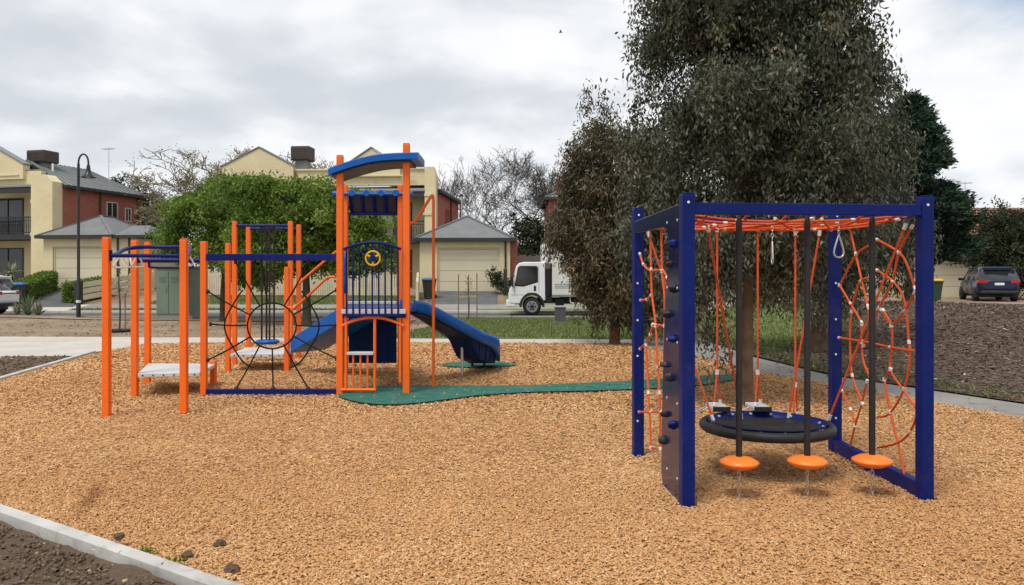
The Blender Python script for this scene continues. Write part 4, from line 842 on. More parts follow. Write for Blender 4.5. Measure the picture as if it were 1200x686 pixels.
    for i, (px, lab) in enumerate(((866, 'orange disc seat on a black pole nearest the navy climbing wall'), (946, 'orange disc seat on a black pole before the right side of the basket swing'), (1022, 'orange disc seat on a black pole in front of the right hand rope net'))):
        D = 5.97+.06*(px-866)/156; X = (px-CX)/F*D
        s_ = thing('disc_swing', (X, D, .30), lab, 'disc seat', 'orange disc seats hanging from the front beam')
        MB().lathe((0, 0, 0), [(.02, -.045), (.08, -.04), (.128, -.018), (.147, .0), (.143, .012), (.10, .035), (.05, .046), (.03, .048)], 28).build('seat', 'disc_orange', s_, world=False)
        MB().tube([(0, 0, .04), (0, 0, 1.80)], .0235, 10).build('pole', 'black', s_, world=False)
        MB().lathe((0, 0, 1.80), [(.020, 0), (.018, .03), (.010, .05)], 10).build('pole_fitting', 'black', s_, world=False)
        ch = MB()
        for k in range(8):
            z = -.055-k*.033; ln_ = [(math.cos(a)*.011, math.sin(a)*.022) for a in np.linspace(0, 2*math.pi, 9)[:-1]]
            ch.tube([((u if k % 2 else 0), (0 if k % 2 else u), z+v) for u, v in ln_], .0032, 5, close=True)
        tag(ch.build('chain', 'steel', s_, world=False), kind='stuff')
    for px, py, D, rz, lab in ((905, 272, 6.6, 1.35, 'chrome hanging handle seen edge on under the middle of the orange ceiling net'), (983, 264, 6.5, .2, 'chrome teardrop hanging handle by the rear right post of the blue frame')):
        p = P(px, py, D); s_ = thing('hanging_handle', p, lab, 'hanging handle', None, rz); ch = MB()
        for k in range(4):
            z = .03-k*.03; ch.tube([((math.cos(a)*.009 if k % 2 else 0), (0 if k % 2 else math.cos(a)*.009), z+math.sin(a)*.019) for a in np.linspace(0, 2*math.pi, 9)[:-1]], .003, 5, close=True)
        tag(ch.build('chain', 'steel', s_, world=False), kind='stuff')
        MB().tube(curve([(0, 0, -.08), (.018, 0, -.13), (.042, 0, -.21), (.034, 0, -.25), (0, 0, -.262), (-.034, 0, -.25), (-.042, 0, -.21), (-.018, 0, -.13), (0, 0, -.08)], 4), .0075, 7).build('grip', 'steel', s_, world=False)
build_frame()

# ------------------------------------------------------------------ buildings
def window(parent, x, y, z0, z1, w_, facing='front', curtain=False, frame='window_white', nm='window'):
    """frame proud of the wall with a recessed pane; facing front = wall plane y const, side = wall plane x const"""
    fw = .06
    def bx(b, u0, v0, u1, v1, d0, d1):
        if facing == 'front': b.bb((u0, y+d0, v0), (u1, y+d1, v1))
        else: b.bb((x+d0, u0, v0), (x+d1, u1, v1))
        return b
    c = x if facing == 'front' else y; a, e = c-w_/2, c+w_/2; s = (-.05, .02) if facing == 'front' else (-.02, .05)
    b = MB(); bx(b, a, z0, a+fw, z1, *s); bx(b, e-fw, z0, e, z1, *s); bx(b, a+fw, z1-fw, e-fw, z1, *s); bx(b, a+fw, z0, e-fw, z0+fw, *s); bx(b, c-.02, z0+fw, c+.02, z1-fw, *s)
    o = b.build(nm, frame, parent, world=False)
    g = (-.012, .01) if facing == 'front' else (-.01, .012)
    for k in (0, 1):
        p = MB(); bx(p, a+fw if k == 0 else c+.02, z0+fw, c-.02 if k == 0 else e-fw, z1-fw, *g); p.build('pane', 'dark_glass', o, world=False)
    return o
def L(t): return lambda nm, mat, b, parent=None, bevel=0: b.build(nm, mat, parent or t, world=False, bevel=bevel)
def sectional_door(t, x0, x1, y, z0, z1, n=4):
    fr = MB().bb((x0-.08, y-.03, z0), (x0, y+.05, z1+.09)).bb((x1, y-.03, z0), (x1+.08, y+.05, z1+.09)).bb((x0, y-.03, z1), (x1, y+.05, z1+.09)).build('garage_door_frame', 'cream', t, world=False)
    for k in range(n):
        h = (z1-z0)/n; MB().bb((x0, y+.012, z0+k*h+.008), (x1, y+.05, z0+(k+1)*h-.008)).build('door_panel', 'cream_door', fr, world=False, bevel=.006)
    MB().bb((x0+.01, y+.05, z0), (x1-.01, y+.08, z1)).build('door_backing', 'fascia', fr, world=False)
def hip_roof(t, x0, x1, y0, y1, ze, zr, ridge=None, ov=.25, nm='roof'):
    x0 -= ov; x1 += ov; y0 -= ov; y1 += ov
    if ridge is None: m = min((x1-x0), (y1-y0))/2; ridge = ((x0+m, (y0+y1)/2), (x1-m, (y0+y1)/2)) if x1-x0 > y1-y0 else (((x0+x1)/2, y0+m), ((x0+x1)/2, y1-m))
    a, b_ = ridge; V = [(x0, y0, ze), (x1, y0, ze), (x1, y1, ze), (x0, y1, ze), (*a, zr), (*b_, zr)]
    if abs(a[0]-b_[0]) > abs(a[1]-b_[1]): F_ = [(0, 1, 5, 4), (1, 2, 5), (2, 3, 4, 5), (3, 0, 4)]
    else: F_ = [(0, 1, 4), (1, 2, 5, 4), (2, 3, 5), (3, 0, 4, 5)]
    r = MB().add(V, F_+[(3, 2, 1, 0)]).build(nm, 'roof', t, world=False)
    # standing ribs along the front and side slopes, hip cappings, gutter
    e = MB()
    for p, q in ((V[0], V[4]), (V[1], V[4] if F_[0] == (0, 1, 4) else V[5]), (V[2], V[5]), (V[3], V[5] if F_[0] == (0, 1, 4) else V[4]), (V[4], V[5])):
        if (Vector(p)-Vector(q)).length > .05: e.bar(Vector(p)+Vector((0, 0, .02)), Vector(q)+Vector((0, 0, .02)), .16, .05)
    e.build('hip_capping', 'roof', r, world=False)
    g = MB().bb((x0-.06, y0-.08, ze-.16), (x1+.06, y0+.04, ze+.02)).bb((x0-.06, y1-.04, ze-.16), (x1+.06, y1+.08, ze+.02)).bb((x0-.08, y0+.04, ze-.16), (x0+.04, y1-.04, ze+.02)).bb((x1-.04, y0+.04, ze-.16), (x1+.08, y1-.04, ze+.02))
    g.build('gutter', 'fascia', r, world=False); return r
def ribbed_slope(t, V, n, nm='roof', mat='roof'):
    """one roof slope from eave (V0-V1) to ridge (V3-V2) with standing ribs, thickened downwards"""
    V = [Vector(v) for v in V]; nrm = (V[1]-V[0]).cross(V[3]-V[0]).normalized(); th = nrm*-.06
    r = MB().add(V+[v+th for v in V], [(0, 1, 2, 3), (7, 6, 5, 4), (0, 1, 5, 4), (1, 2, 6, 5), (2, 3, 7, 6), (3, 0, 4, 7)]).build(nm, mat, t, world=False)
    e = MB()
    for k in range(n): f = (k+.5)/n; e.bar(V[0].lerp(V[1], f)+nrm*.015, V[3].lerp(V[2], f)+nrm*.015, .05, .04, nrm)
    e.build('roof_ribs', mat, r, world=False); return r
def cooler(parent, c, w_, d, h):
    x, y, z = c; k = MB().bb((x-w_/2, y-d/2, z), (x+w_/2, y+d/2, z+h)).build('roof_cooler', 'cooler', parent, world=False, bevel=.06)
    MB().bb((x-w_*.32, y-d*.3, z-.55), (x+w_*.32, y+d*.3, z)).build('cooler_duct', 'grey_paint', k, world=False)
    l = MB()
    for i in range(5): l.bb((x-w_/2+.06, y-d/2-.015, z+.08+i*(h-.16)/5), (x+w_/2-.06, y-d/2+.02, z+.11+i*(h-.16)/5))
    l.build('cooler_louvres', 'fascia', k, world=False)
def balcony(t, x0, x1, y, z, z2, zg=0, bars=True):
    """recessed two storey verandah: slab, balustrade, skillion roof"""
    mk = L(t)
    mk('balcony_slab', 'fascia', MB().bb((x0, y-.1, z-.28), (x1, y+1.9, z)))
    mk('verandah_roof', 'grey_paint', MB().add([(x0, y-.35, z2-.02), (x1, y-.35, z2-.02), (x1, y+1.0, z2+.32), (x0, y+1.0, z2+.32), (x0, y-.35, z2-.10), (x1, y-.35, z2-.10), (x1, y+1.0, z2+.24), (x0, y+1.0, z2+.24)], [(0, 1, 2, 3), (7, 6, 5, 4), (0, 1, 5, 4), (1, 2, 6, 5), (2, 3, 7, 6), (3, 0, 4, 7)]))
    mk('verandah_beam', 'fascia', MB().bb((x0, y-.30, z2-.42), (x1, y-.16, z2-.105)))
    b = MB().bb((x0, y-.03, z+.98), (x1, y+.03, z+1.04)).bb((x0, y-.02, z+.10), (x1, y+.02, z+.14)).bb((x0, y-.02, z+.80), (x1, y+.02, z+.83)); o = mk('balustrade', 'black_paint', b)
    r = MB(); n = int((x1-x0)/.13)
    for i in range(n+1): x = x0+(x1-x0)*i/n; r.bb((x-.009, y-.009, z+.14), (x+.009, y+.009, z+.98))
    for i in range(0, n, 3):
        x = x0+(x1-x0)*(i+.5)/n; r.tube([(x+math.cos(a)*.10, y, z+.47+math.sin(a)*.22) for a in np.linspace(0, 2*math.pi, 11)[:-1]], .012, 5, close=True)
    r.build('balusters', 'black_paint', o, world=False)
def antenna(parent, c, h, mat='steel'):
    x, y, z = c; b = MB().tube([(x, y, z), (x, y, z+h)], .022, 6).tube([(x-.42, y, z+h-.1), (x+.42, y, z+h-.06)], .016, 6)
    for i in range(6): b.tube([(x-.36+i*.14, y-.3+i*.02, z+h-.1), (x-.36+i*.14, y+.3-i*.02, z+h-.1)], .010, 5)
    b.tube([(x, y, z+h*.6), (x+.25, y, z+h*.6)], .012, 5); b.build('antenna', mat, parent, world=False)

def left_house():
    t = thing('townhouse', (-25.8, 46, .95), 'cream two storey townhouse with red brick side and wrought iron balcony at left edge', 'house', None, -math.radians(14.2)); mk = L(t)
    mk('brick_wall', 'brick', MB().bb((-11.9, 1.33, 0), (-.3, 6.6, 5.9)).bb((-.3, 0, 0), (0, 6.6, 5.9)))
    # cream pier at the corner, stepped top
    mk('front_pier', 'cream', MB().prism([(-1.45, 0), (.02, 0), (.02, 6.02), (-.45, 6.42), (-1.45, 6.42)], .72, (0, 0, 0), (1, 0, 0), (0, 0, 1)))
    mk('pier_moulding', 'cream', MB().bb((-1.55, -.68, 4.85), (-.95, -.6, 5.02)).bb((-1.55, -.68, 2.95), (-.95, -.6, 3.15)))
    mk('parapet', 'cream', MB().bb((-8, 0, 5.95), (-1.46, .35, 6.78)))
    mk('gable', 'cream', MB().prism([(-6.9, 6.3), (-2.55, 6.3), (-2.55, 7.15), (-4.7, 8.25), (-6.9, 7.15)], .5, (0, .3, 0), (1, 0, 0), (0, 0, 1)))
    mk('gable_capping', 'grey_paint', MB().bar((-2.45, .05, 7.16), (-4.7, .05, 8.31), .62, .06).bar((-4.7, .05, 8.31), (-6.95, .05, 7.16), .62, .06).bb((-2.54, -.02, 6.79), (-1.46, .4, 6.84)))
    mk('gable_moulding', 'cream', MB().bb((-6.6, -.26, 6.50), (-2.8, -.2, 6.58)))
    mk('front_wall', 'cream', MB().bb((-8, 1.25, 0), (-1.46, 1.32, 5.95)))
    balcony(t, -8, -1.47, -.35, 3.05, 5.86)
    for x0, x1, z0, z1, s in ((-2.75, -1.75, 3.2, 5.35, 0), (-6.2, -3.95, 3.1, 5.35, 0), (-2.75, -1.75, .35, 2.3, 0), (-6.2, -3.95, .05, 2.35, 0)): window(t, (x0+x1)/2, 1.24, z0, z1, x1-x0, frame='fascia')
    # main roof: slope towards the street side of the brick wall and ridge
    ribbed_slope(t, [(.3, -.05, 5.9), (.3, 7.0, 5.9), (-3.4, 5.6, 7.6), (-3.4, .9, 7.6)], 14)
    ribbed_slope(t, [(-7.2, 7.0, 5.9), (-7.2, 1.0, 5.9), (-3.4, .9, 7.6), (-3.4, 5.6, 7.6)], 12)
    ribbed_slope(t, [(.3, 7.0, 5.9), (-7.2, 7.0, 5.9), (-3.4, 5.6, 7.6), (-3.4, 5.6, 7.6)], 12)
    mk('gutter', 'fascia', MB().bb((.02, 0.02, 5.72), (.36, 7.0, 5.88)))
    for y0 in (2.9, 6.2): mk('downpipe', 'fascia', MB().tube([(.06, y0, 0), (.06, y0, 5.7)], .05, 6))
    window(t, .012, 3.9, 3.5, 5.25, .95, 'side'); window(t, .012, 5.3, 4.1, 5.0, .55, 'side')
    cooler(t, (-2.9, 1.6, 7.45), 1.25, 1.2, .72)
    mk('vent_pipe', 'white_paint', MB().tube([(-1.9, 1.3, 6.6), (-1.9, 1.3, 7.35)], .06, 8)); antenna(t, (-.9, 4.7, 6.6), 2.2)
left_house()
def left_garage():
    t = thing('garage', (-25.7, 44, .95), 'cream double garage with grey hip roof and closed door at the left', 'garage', None, -math.radians(8)); mk = L(t)
    mk('wall', 'cream', MB().bb((0, 0, 0), (.55, .22, 2.72)).bb((3.5, 0, 0), (5.2, .22, 2.72)).bb((.55, 0, 2.28), (3.5, .22, 2.72)).bb((0, .22, 0), (5.2, 5, 2.72)))
    sectional_door(t, .63, 3.42, .12, 0, 2.2)
    hip_roof(t, 0, 4.0, 0, 5, 2.88, 4.1)
    mk('side_roof', 'roof', MB().add([(4.3, -.2, 2.86), (6.2, -.2, 2.86), (6.2, 3.5, 2.86), (4.3, 3.5, 2.86), (4.25, 1.6, 3.5), (5.3, 1.6, 3.5)], [(0, 1, 5, 4), (1, 2, 5), (2, 3, 4, 5), (3, 0, 4), (3, 2, 1, 0)]))
    mk('side_gutter', 'fascia', MB().bb((4.35, -.3, 2.72), (6.3, -.18, 2.88))); mk('downpipe', 'fascia', MB().tube([(4.45, -.06, 0), (4.45, -.06, 2.75)], .05, 6).tube([(5.12, -.06, 0), (5.12, -.06, 2.75)], .05, 6))
left_garage()
def mid_house():
    t = thing('townhouse', (-4.4, 47, .85), 'cream two storey townhouse with gabled parapet and balcony behind the play tower', 'house', None, -math.radians(5.4)); mk = L(t)
    mk('brick_wall', 'brick', MB().bb((-10.8, 1.3, 0), (-.3, 7.7, 5.85)).bb((-.3, 0, 0), (0, 7.7, 5.85)))
    mk('front_pier', 'cream', MB().prism([(-.62, 0), (.03, 0), (.03, 6.7), (-.1, 7.1), (-.62, 7.1)], .55, (0, .0, 0), (1, 0, 0), (0, 0, 1)))
    for z in (5.4, 4.3, 2.9): mk('pier_moulding', 'cream', MB().bb((-.7, -.6, z), (-.2, -.5, z+.14)))
    mk('parapet', 'cream', MB().bb((-8.5, -.05, 6.1), (-.63, .3, 7.02))); mk('parapet_capping', 'cream', MB().bb((-8.5, -.15, 7.02), (-.63, .4, 7.12)))
    mk('gable', 'cream', MB().prism([(-5.6, 6.6), (-2.15, 6.6), (-2.15, 7.14), (-3.87, 8.28), (-5.6, 7.14)], .5, (0, .28, 0), (1, 0, 0), (0, 0, 1)))
    mk('gable_capping', 'grey_paint', MB().bar((-2.0, .02, 7.13), (-3.87, .02, 8.34), .6, .06).bar((-3.87, .02, 8.34), (-5.75, .02, 7.13), .6, .06)); mk('gable_moulding', 'cream', MB().bb((-6.4, -.28, 6.62), (-1.3, -.22, 6.70)))
    mk('gable', 'cream', MB().prism([(-13, 5.9), (-8.6, 5.9), (-8.6, 7.3), (-10.7, 8.4), (-13, 7.3)], .5, (0, .28, 0), (1, 0, 0), (0, 0, 1)))
    mk('gable_capping', 'grey_paint', MB().bar((-8.5, .02, 7.3), (-10.7, .02, 8.46), .6, .06).bar((-10.7, .02, 8.46), (-13.1, .02, 7.3), .6, .06))
    mk('front_wall', 'cream', MB().bb((-13, 1.2, 0), (-.63, 1.28, 6.1)))
    balcony(t, -8.4, -.64, -.3, 2.95, 5.78)
    for x0, x1, z0, z1 in ((-2.9, -1.75, 3.0, 5.2), (-5.6, -3.9, 3.0, 5.2), (-7.9, -6.4, 3.0, 5.2), (-2.9, -1.75, .1, 2.35), (-5.6, -3.9, .1, 2.35)): window(t, (x0+x1)/2, 1.19, z0, z1, x1-x0, frame='fascia')
    ribbed_slope(t, [(.25, .05, 5.85), (.25, 8, 5.85), (-5, 8, 7.05), (-5, .4, 7.05)], 14)
    mk('gutter', 'fascia', MB().bb((.02, .05, 5.66), (.3, 8, 5.83))); mk('downpipe', 'fascia', MB().tube([(.06, 4.6, 0), (.06, 4.6, 5.7)], .05, 6))
    for y0 in (3.0, 3.8): window(t, .012, y0, 3.55, 5.0, .4, 'side', frame='brick')
    cooler(t, (-8.45, 1.0, 7.75), 1.15, 1.1, .85)
    ac = mk('air_conditioner', 'white_paint', MB().bb((.02, 5.3, 3.0), (.45, 6.2, 3.75)), bevel=.03); MB().lathe((.46, 5.75, 3.38), [(.27, -.01), (.27, .012), (.1, .015)], 16, 'x').build('fan_grille', 'grey_paint', ac, world=False)
    fl = mk('flue', 'steel', MB().tube([(.3, 7.2, 3.2), (.3, 7.2, 6.1)], .10, 10)); MB().lathe((.3, 7.2, 6.1), [(.14, 0), (.14, .12), (.05, .2)], 12).build('flue_cowl', 'black_paint', fl, world=False)
mid_house()
def mid_garage():
    t = thing('garage', (-4.95, 43, .76), 'cream single garage with grey pyramid roof and closed door beside the truck', 'garage'); mk = L(t)
    mk('wall', 'cream', MB().bb((0, 0, 0), (.94, .22, 2.72)).bb((4.3, 0, 0), (4.85, .22, 2.72)).bb((.94, 0, 2.38), (4.3, .22, 2.72)).bb((0, .22, 0), (4.85, 5, 2.72)))
    sectional_door(t, 1.02, 4.22, .12, 0, 2.29); hip_roof(t, 0, 4.85, 0, 5, 2.88, 4.25, ((2.42, 2.4), (2.43, 2.6)))
    mk('downpipe', 'fascia', MB().tube([(4.6, -.06, 0), (4.6, -.06, 2.75)], .05, 6))
    mk('brick_return', 'brick', MB().bb((4.852, .3, 0), (5.25, 3, 2.95)))
mid_garage()
def far_house():
    t = thing('brick_house', (2.4, 52, .95), 'red brick house mostly hidden behind the brownish gum tree', 'house'); mk = L(t)
    mk('wall', 'brick', MB().bb((0, 0, 0), (11, 7, 5.6))); hip_roof(t, 0, 11, 0, 7, 5.75, 7.6)
    for x in (1.2, 4.5, 8): window(t, x, -.012, 3.4, 4.9, 1.4)
    mk('chimney', 'brick', MB().bb((.55, 1.0, 5.0), (1.2, 1.7, 7.0)))
far_house()
def right_house():
    t = thing('house', (21.5, 43, .46), 'cream house with orange tiled gable roof behind the parked blue car', 'house', None, 0); mk = L(t)
    mk('wall', 'cream', MB().bb((0, 0, 0), (.25, .22, 2.95)).bb((5.6, 0, 0), (7.5, .22, 2.95)).bb((.25, 0, 2.5), (5.6, .22, 2.95)).bb((0, .22, 0), (7.5, 8, 2.95)))
    sectional_door(t, .33, 5.5, .12, 0, 2.42)
    mk('bargeboard', 'tile_roof', MB().bb((-.5, -.5, 2.96), (8, -.35, 3.3)))
    zr = 5.15; rows = 12; r = None
    for k in range(rows):
        f0, f1 = k/rows, (k+1)/rows; y0 = -.6+4.6*f0; y1 = -.6+4.6*f1+.08; z0 = 3.0+(zr-3.0)*f0+.045; z1 = 3.0+(zr-3.0)*f1+.015
        b = MB(); n = 26
        for i in range(n):
            a = -.6+9*i/n; c = a+9/n; m = (a+c)/2
            b.add([(a, y0, z0-.03), (m, y0, z0+.02), (c, y0, z0-.03), (c, y1, z1-.03), (m, y1, z1+.02), (a, y1, z1-.03)], [(0, 1, 4, 5), (1, 2, 3, 4)])
        o = b.build('tile_course', 'tile_roof', t, world=False)
    mk('roof_back', 'tile_roof', MB().add([(-.6, 4.0, zr), (8.4, 4.0, zr), (8.4, 8.6, 3), (-.6, 8.6, 3), (-.6, -.6, 2.96), (8.4, -.6, 2.96)], [(0, 1, 2, 3), (4, 5, 2, 3), (0, 3, 4), (1, 5, 2)]))
    antenna(t, (4.6, 3.2, zr-.3), 1.75)
right_house()

# ------------------------------------------------------------------ fences
def picket_fence(pts, label, h=1.5, gap=.115, wd=.09):
    a = Vector(pts[0]); z = tz(a.x, a.y); t = thing('picket_fence', (a.x, a.y, z), label, 'fence')
    for p, q in zip(pts, pts[1:]):
        p = Vector((*p[:2], 0)); q = Vector((*q[:2], 0)); Ln = (q-p).length; n = int(Ln/gap); d = (q-p)/Ln
        b = MB()
        for i in range(n):
            c = p+d*(i+.5)*gap; zz = tz(c.x, c.y); b.bar(c+Vector((0, 0, zz+.08)), c+Vector((0, 0, zz+h)), wd, .022, (d.y, -d.x, 0))
        tag(b.build('pickets', 'cream_fence', t), kind='stuff')
        for k in range(int(Ln/2.4)+1):
            c = p+d*min(Ln, k*2.4)+Vector((d.y, -d.x, 0))*-.07; zz = tz(c.x, c.y); MB().bb((c.x-.05, c.y-.05, zz), (c.x+.05, c.y+.05, zz+h-.05)).build('fence_post', 'cream_fence', t)
        for zz in (.35, h-.3):
            off = Vector((d.y, -d.x, 0))*-.035; MB().bar(p+off+Vector((0, 0, tz(p.x, p.y)+zz)), q+off+Vector((0, 0, tz(q.x, q.y)+zz)), .04, .08).build('fence_rail', 'cream_fence', t)
        MB().bar(p+Vector((0, -.02, tz(p.x, p.y)-.02)), q+Vector((0, -.02, tz(q.x, q.y)-.02)), .05, .2).build('plinth_board', 'oldwood', t)
picket_fence([(-18.2, 41.4), (-12.3, 41.2)], 'cream picket fence to the left of the dark fence post gap behind the green tree')
picket_fence([(-12.1, 41.2), (-5.6, 41.0)], 'cream picket fence behind the play tower and street tree trunks')
def slope_fence(a, b_, za, zb, h, label, panel=False, posts=3):
    a = Vector((*a, tz(*a))); b_ = Vector((*b_, tz(*b_))); t = thing('driveway_fence', tuple(a), label, 'fence')
    if panel: MB().bar(a+Vector((0, 0, h*.55)), b_+Vector((0, 0, h*.55)), .06, h*.9).build('panel', 'cream_fence', t); MB().bar(a+Vector((0, 0, h*1.02)), b_+Vector((0, 0, h*1.02)), .11, .06).build('capping', 'cream_fence', t)
    else:
        for f in (.30, .60, .90): MB().bar(a+Vector((0, 0, h*f)), b_+Vector((0, 0, h*f)), .04, .25).build('fence_rail', 'cream_fence', t)
    for k in range(posts):
        c = a.lerp(b_, k/(posts-1)); MB().bb((c.x-.06, c.y-.05, c.z-.1), (c.x+.06, c.y+.09, c.z+h*1.1)).build('fence_post', 'black_paint' if k == 0 and not panel else 'cream_fence', t)
slope_fence((-20.75, 38.6), (-19.5, 43.6), 0, 0, 1.0, 'low cream rail fence climbing beside the left driveway', posts=4)
slope_fence((-4.55, 38.5), (-5.0, 42.6), 0, 0, 1.0, 'low cream panel fence climbing beside the middle driveway', True)
def paling_fence():
    t = thing('paling_fence', (.2, 49, .95), 'weathered grey paling fence between the cream garage and the truck', 'fence'); pr = None
    for i in range(40):
        o = bpy.data.objects.new('paling', pr) if pr else MB().bb((-.07, -.011, 0), (.07, .011, 1.9)).build('paling', 'oldwood', None, world=False)
        if pr: C.objects.link(o)
        pr = o.data; o.parent = t; o.location = (i*.15, random.uniform(-.008, .008), random.uniform(-.03, .06)); 
    for z in (.4, 1.5): MB().bb((-.1, .02, z), (6, .09, z+.08)).build('fence_rail', 'oldwood', t, world=False)
paling_fence()
def side_hedge_post(x, y, h, label):
    t = thing('gate_post', (x, y, tz(x, y)), label, 'post'); MB().bb((-.09, -.09, 0), (.09, .09, h)).build('shaft', 'fascia', t, world=False, bevel=.01); MB().lathe((0, 0, h), [(.10, 0), (.10, .05), (.03, .12)], 8).build('cap', 'fascia', t, world=False)
side_hedge_post(-20.9, 38.5, 1.05, 'dark gate post at the bottom of the left driveway fence')
side_hedge_post(-5.45, 41.2, 1.35, 'dark gate post between the picket fence and the cream panel fence')
side_hedge_post(-.35, 41.6, 1.3, 'dark gate post at the right side of the middle driveway')
shrub('shrub', (-.45, 42, .7), 'small green shrub at the right corner of the middle garage', 'shrub', [(-.5, 42, 1.25, .45, .4, .55), (-.1, 41.4, 1.0, .35, .35, .4)], 'darkleaf', 60, 45, (.12, .12, .12), (.09, .15), (.04, .07))

# ------------------------------------------------------------------ street furniture
def lamp_post():
    g = G(92, 368.5); x, y = g.x, 34.2; z = -.006; x = (92-CX)/F*y
    y = 30.8; x = (92-CX)/F*y; sc = 30.8/34.4
    t = thing('lamp_post', (x, y, 0), 'tall black street lamp with curled arm and hanging bell shade', 'street lamp')
    mk = L(t); k = y/F
    zt = lambda py: H-(py-HY)*k
    base = zt(368.5)
    mk('post', 'black_paint', MB().tube([(0, 0, -.1), (0, 0, .9), (0, 0, .95), (0, 0, zt(192))], [.085, .085, .06, .05], 10))
    r = .19; c = zt(191)
    arm = [(0, 0, zt(196))]+[(r-math.cos(a)*r, 0, c+math.sin(a)*r*1.75) for a in np.linspace(0, math.pi, 12)]+[(2*r, 0, zt(197))]
    mk('arm', 'black_paint', MB().tube(arm, .035, 8))
    s = mk('lamp_shade', 'black_paint', MB().lathe((2*r, 0, zt(197)), [(.05, .12), (.07, .02), (.085, -.10), (.12, -.22), (.24, -.34), (.29, -.37), (.27, -.375), (.1, -.30)], 18))
    MB().lathe((2*r, 0, zt(197)), [(.09, -.27), (.10, -.33), (.05, -.38)], 12).build('lamp_glass', 'amber_lens', s, world=False)
    mk('base_band', 'white_paint', MB().lathe((0, 0, .62), [(.088, 0), (.088, .1)], 10))
lamp_post()
def utility_box():
    D = 30.6; x0, x1 = (183-CX)/F*D, (223-CX)/F*D; top_ = H-(312-HY)*D/F
    t = thing('utility_cabinet', ((x0+x1)/2, D, 0), 'tall pale green metal utility cabinet beside the street', 'utility cabinet'); w_ = x1-x0; mk = L(t)
    mk('plinth', 'concrete_dull', MB().bb((-w_/2-.08, -.05, -.1), (w_/2+.08, 1.05, .12)))
    mk('body', 'util_green', MB().bb((-w_/2, 0, .1), (w_/2, 1, top_-.1)), bevel=.02); mk('lid', 'util_green', MB().bb((-w_/2-.05, -.05, top_-.1), (w_/2+.05, 1.05, top_)), bevel=.03)
    for a, b_ in ((-w_/2+.04, -.18), (-.16, w_/2-.04)):
        d = mk('door', 'util_green', MB().bb((a, -.022, .2), (b_, .005, top_-.2)), bevel=.006); MB().bb((b_-.10, -.04, 1.0), (b_-.07, -.02, 1.2)).build('handle', 'grey_paint', d, world=False)
        lv = MB()
        for i in range(5): lv.bb((a+.08, -.032, top_-.42-i*.05), (b_-.08, -.02, top_-.40-i*.05))
        lv.build('louvres', 'util_green', d, world=False)
utility_box()
def bin_(x, y, rz, body, lid, label):
    t = thing('wheelie_bin', (x, y, tz(x, y)), label, 'wheelie bin', None, rz); mk = L(t)
    mk('body', body, MB().loft([[Vector((sx*a, sy*b_, z)) for sx, sy in ((-1, -1), (1, -1), (1, 1), (-1, 1))] for a, b_, z in ((.21, .24, .06), (.235, .28, .5), (.275, .335, .92))], smooth=False), bevel=.02)
    mk('rim', body, MB().bb((-.29, -.36, .89), (.29, .35, .945)), bevel=.012)
    mk('lid', lid, MB().loft([[Vector((sx*a, sy*b_, z)) for sx, sy in ((-1, -1), (1, -1), (1, 1), (-1, 1))] for a, b_, z in ((.295, .37, .945), (.285, .36, .99), (.20, .26, 1.05))], smooth=False), bevel=.015)
    mk('handle', body, MB().tube([(-.24, .38, .93), (-.2, .45, .96), (.2, .45, .96), (.24, .38, .93)], .018, 6))
    for s_ in (-1, 1): mk('wheel', 'tyre', MB().lathe((s_*.27, .23, .1), [(.03, -.03), (.1, -.028), (.1, .028), (.03, .03)], 14, 'x'))
bin_((22.5-CX)/F*38.6, 38.6, .25, 'bin_dark', 'bin_blue', 'dark wheelie bin with blue lid beside the left hedge')
bin_((503-CX)/F*40.5, 40.5, -.2, 'bin_dark', 'bin_blue', 'dark wheelie bin with blue lid at the middle driveway')
bin_((1094-CX)/F*37.2, 37.2, .1, 'bin_green', 'yellow', 'green wheelie bin with yellow lid near the parked blue car')
bin_((1090-CX)/F*38.6, 38.6, .0, 'bin_dark', 'bin_blue', 'blue lidded wheelie bin behind the yellow lidded one')
t = thing('service_pillar', ((656.5-CX)/F*28.5, 28.5, 0), 'short grey plastic service pillar on the grass before the truck', 'service pillar'); L(t)('body', 'grey_plastic', MB().bb((-.19, -.13, -.05), (.19, .13, .50)), bevel=.02); L(t)('lid', 'grey_plastic', MB().bb((-.205, -.145, .50), (.205, .145, .55)), bevel=.015); L(t)('base', 'concrete', MB().bb((-.27, -.2, -.05), (.27, .2, .025)))
def sapling(x, y, h, stakes, label, lean=0, leafn=60):
    t = thing('sapling', (x, y, tz(x, y)), label, 'sapling'); b = MB()
    b.tube(curve([(0, 0, -.05), (.02, 0, h*.35), (-.02, 0, h*.7), (.01, 0, h)], 4), [.025]*6+[.018]*4+[.01]*3, 6); b.build('trunk', 'darkbark', t, world=False)
    c = MB()
    for i in range(9): a = random.uniform(0, 6.3); z = h*random.uniform(.45, .95); l = random.uniform(.12, .3); c.tube([(0, 0, z), (math.cos(a)*l, math.sin(a)*l*.6, z+l*.8)], [.009, .004], 4)
    c.build('branch', 'darkbark', t, world=False)
    n = leafn; cen = np.stack([RNG.normal(x, .10, n), RNG.normal(y, .10, n), tz(x, y)+RNG.uniform(.5, 1.0, n)*h], 1); leaves('crown', 'gumleaf_brown', cen, RNG.normal(size=(n, 3))+np.array([0, 0, -.5]), RNG.uniform(.05, .10, n), RNG.uniform(.018, .03, n), np.clip(RNG.normal(.55, .2, n), 0, 1), t)
    for sx, sh in stakes:
        MB().tube([(sx, 0, -.1), (sx, 0, sh)], .022, 6).build('stake', 'wood', t, world=False)
        if sx: MB().bar((0 if abs(sx) < .5 else 0, 0, sh*.5), (sx, 0, sh*.5), .012, .07).build('tie', 'hessian', t, world=False)
    return t
sapling((549-CX)/F*30.4, 30.4, 1.7, ((-.38, 1.72), (.0, 1.66), (.32, 1.76)), 'young sapling tied between three timber stakes before the middle driveway')
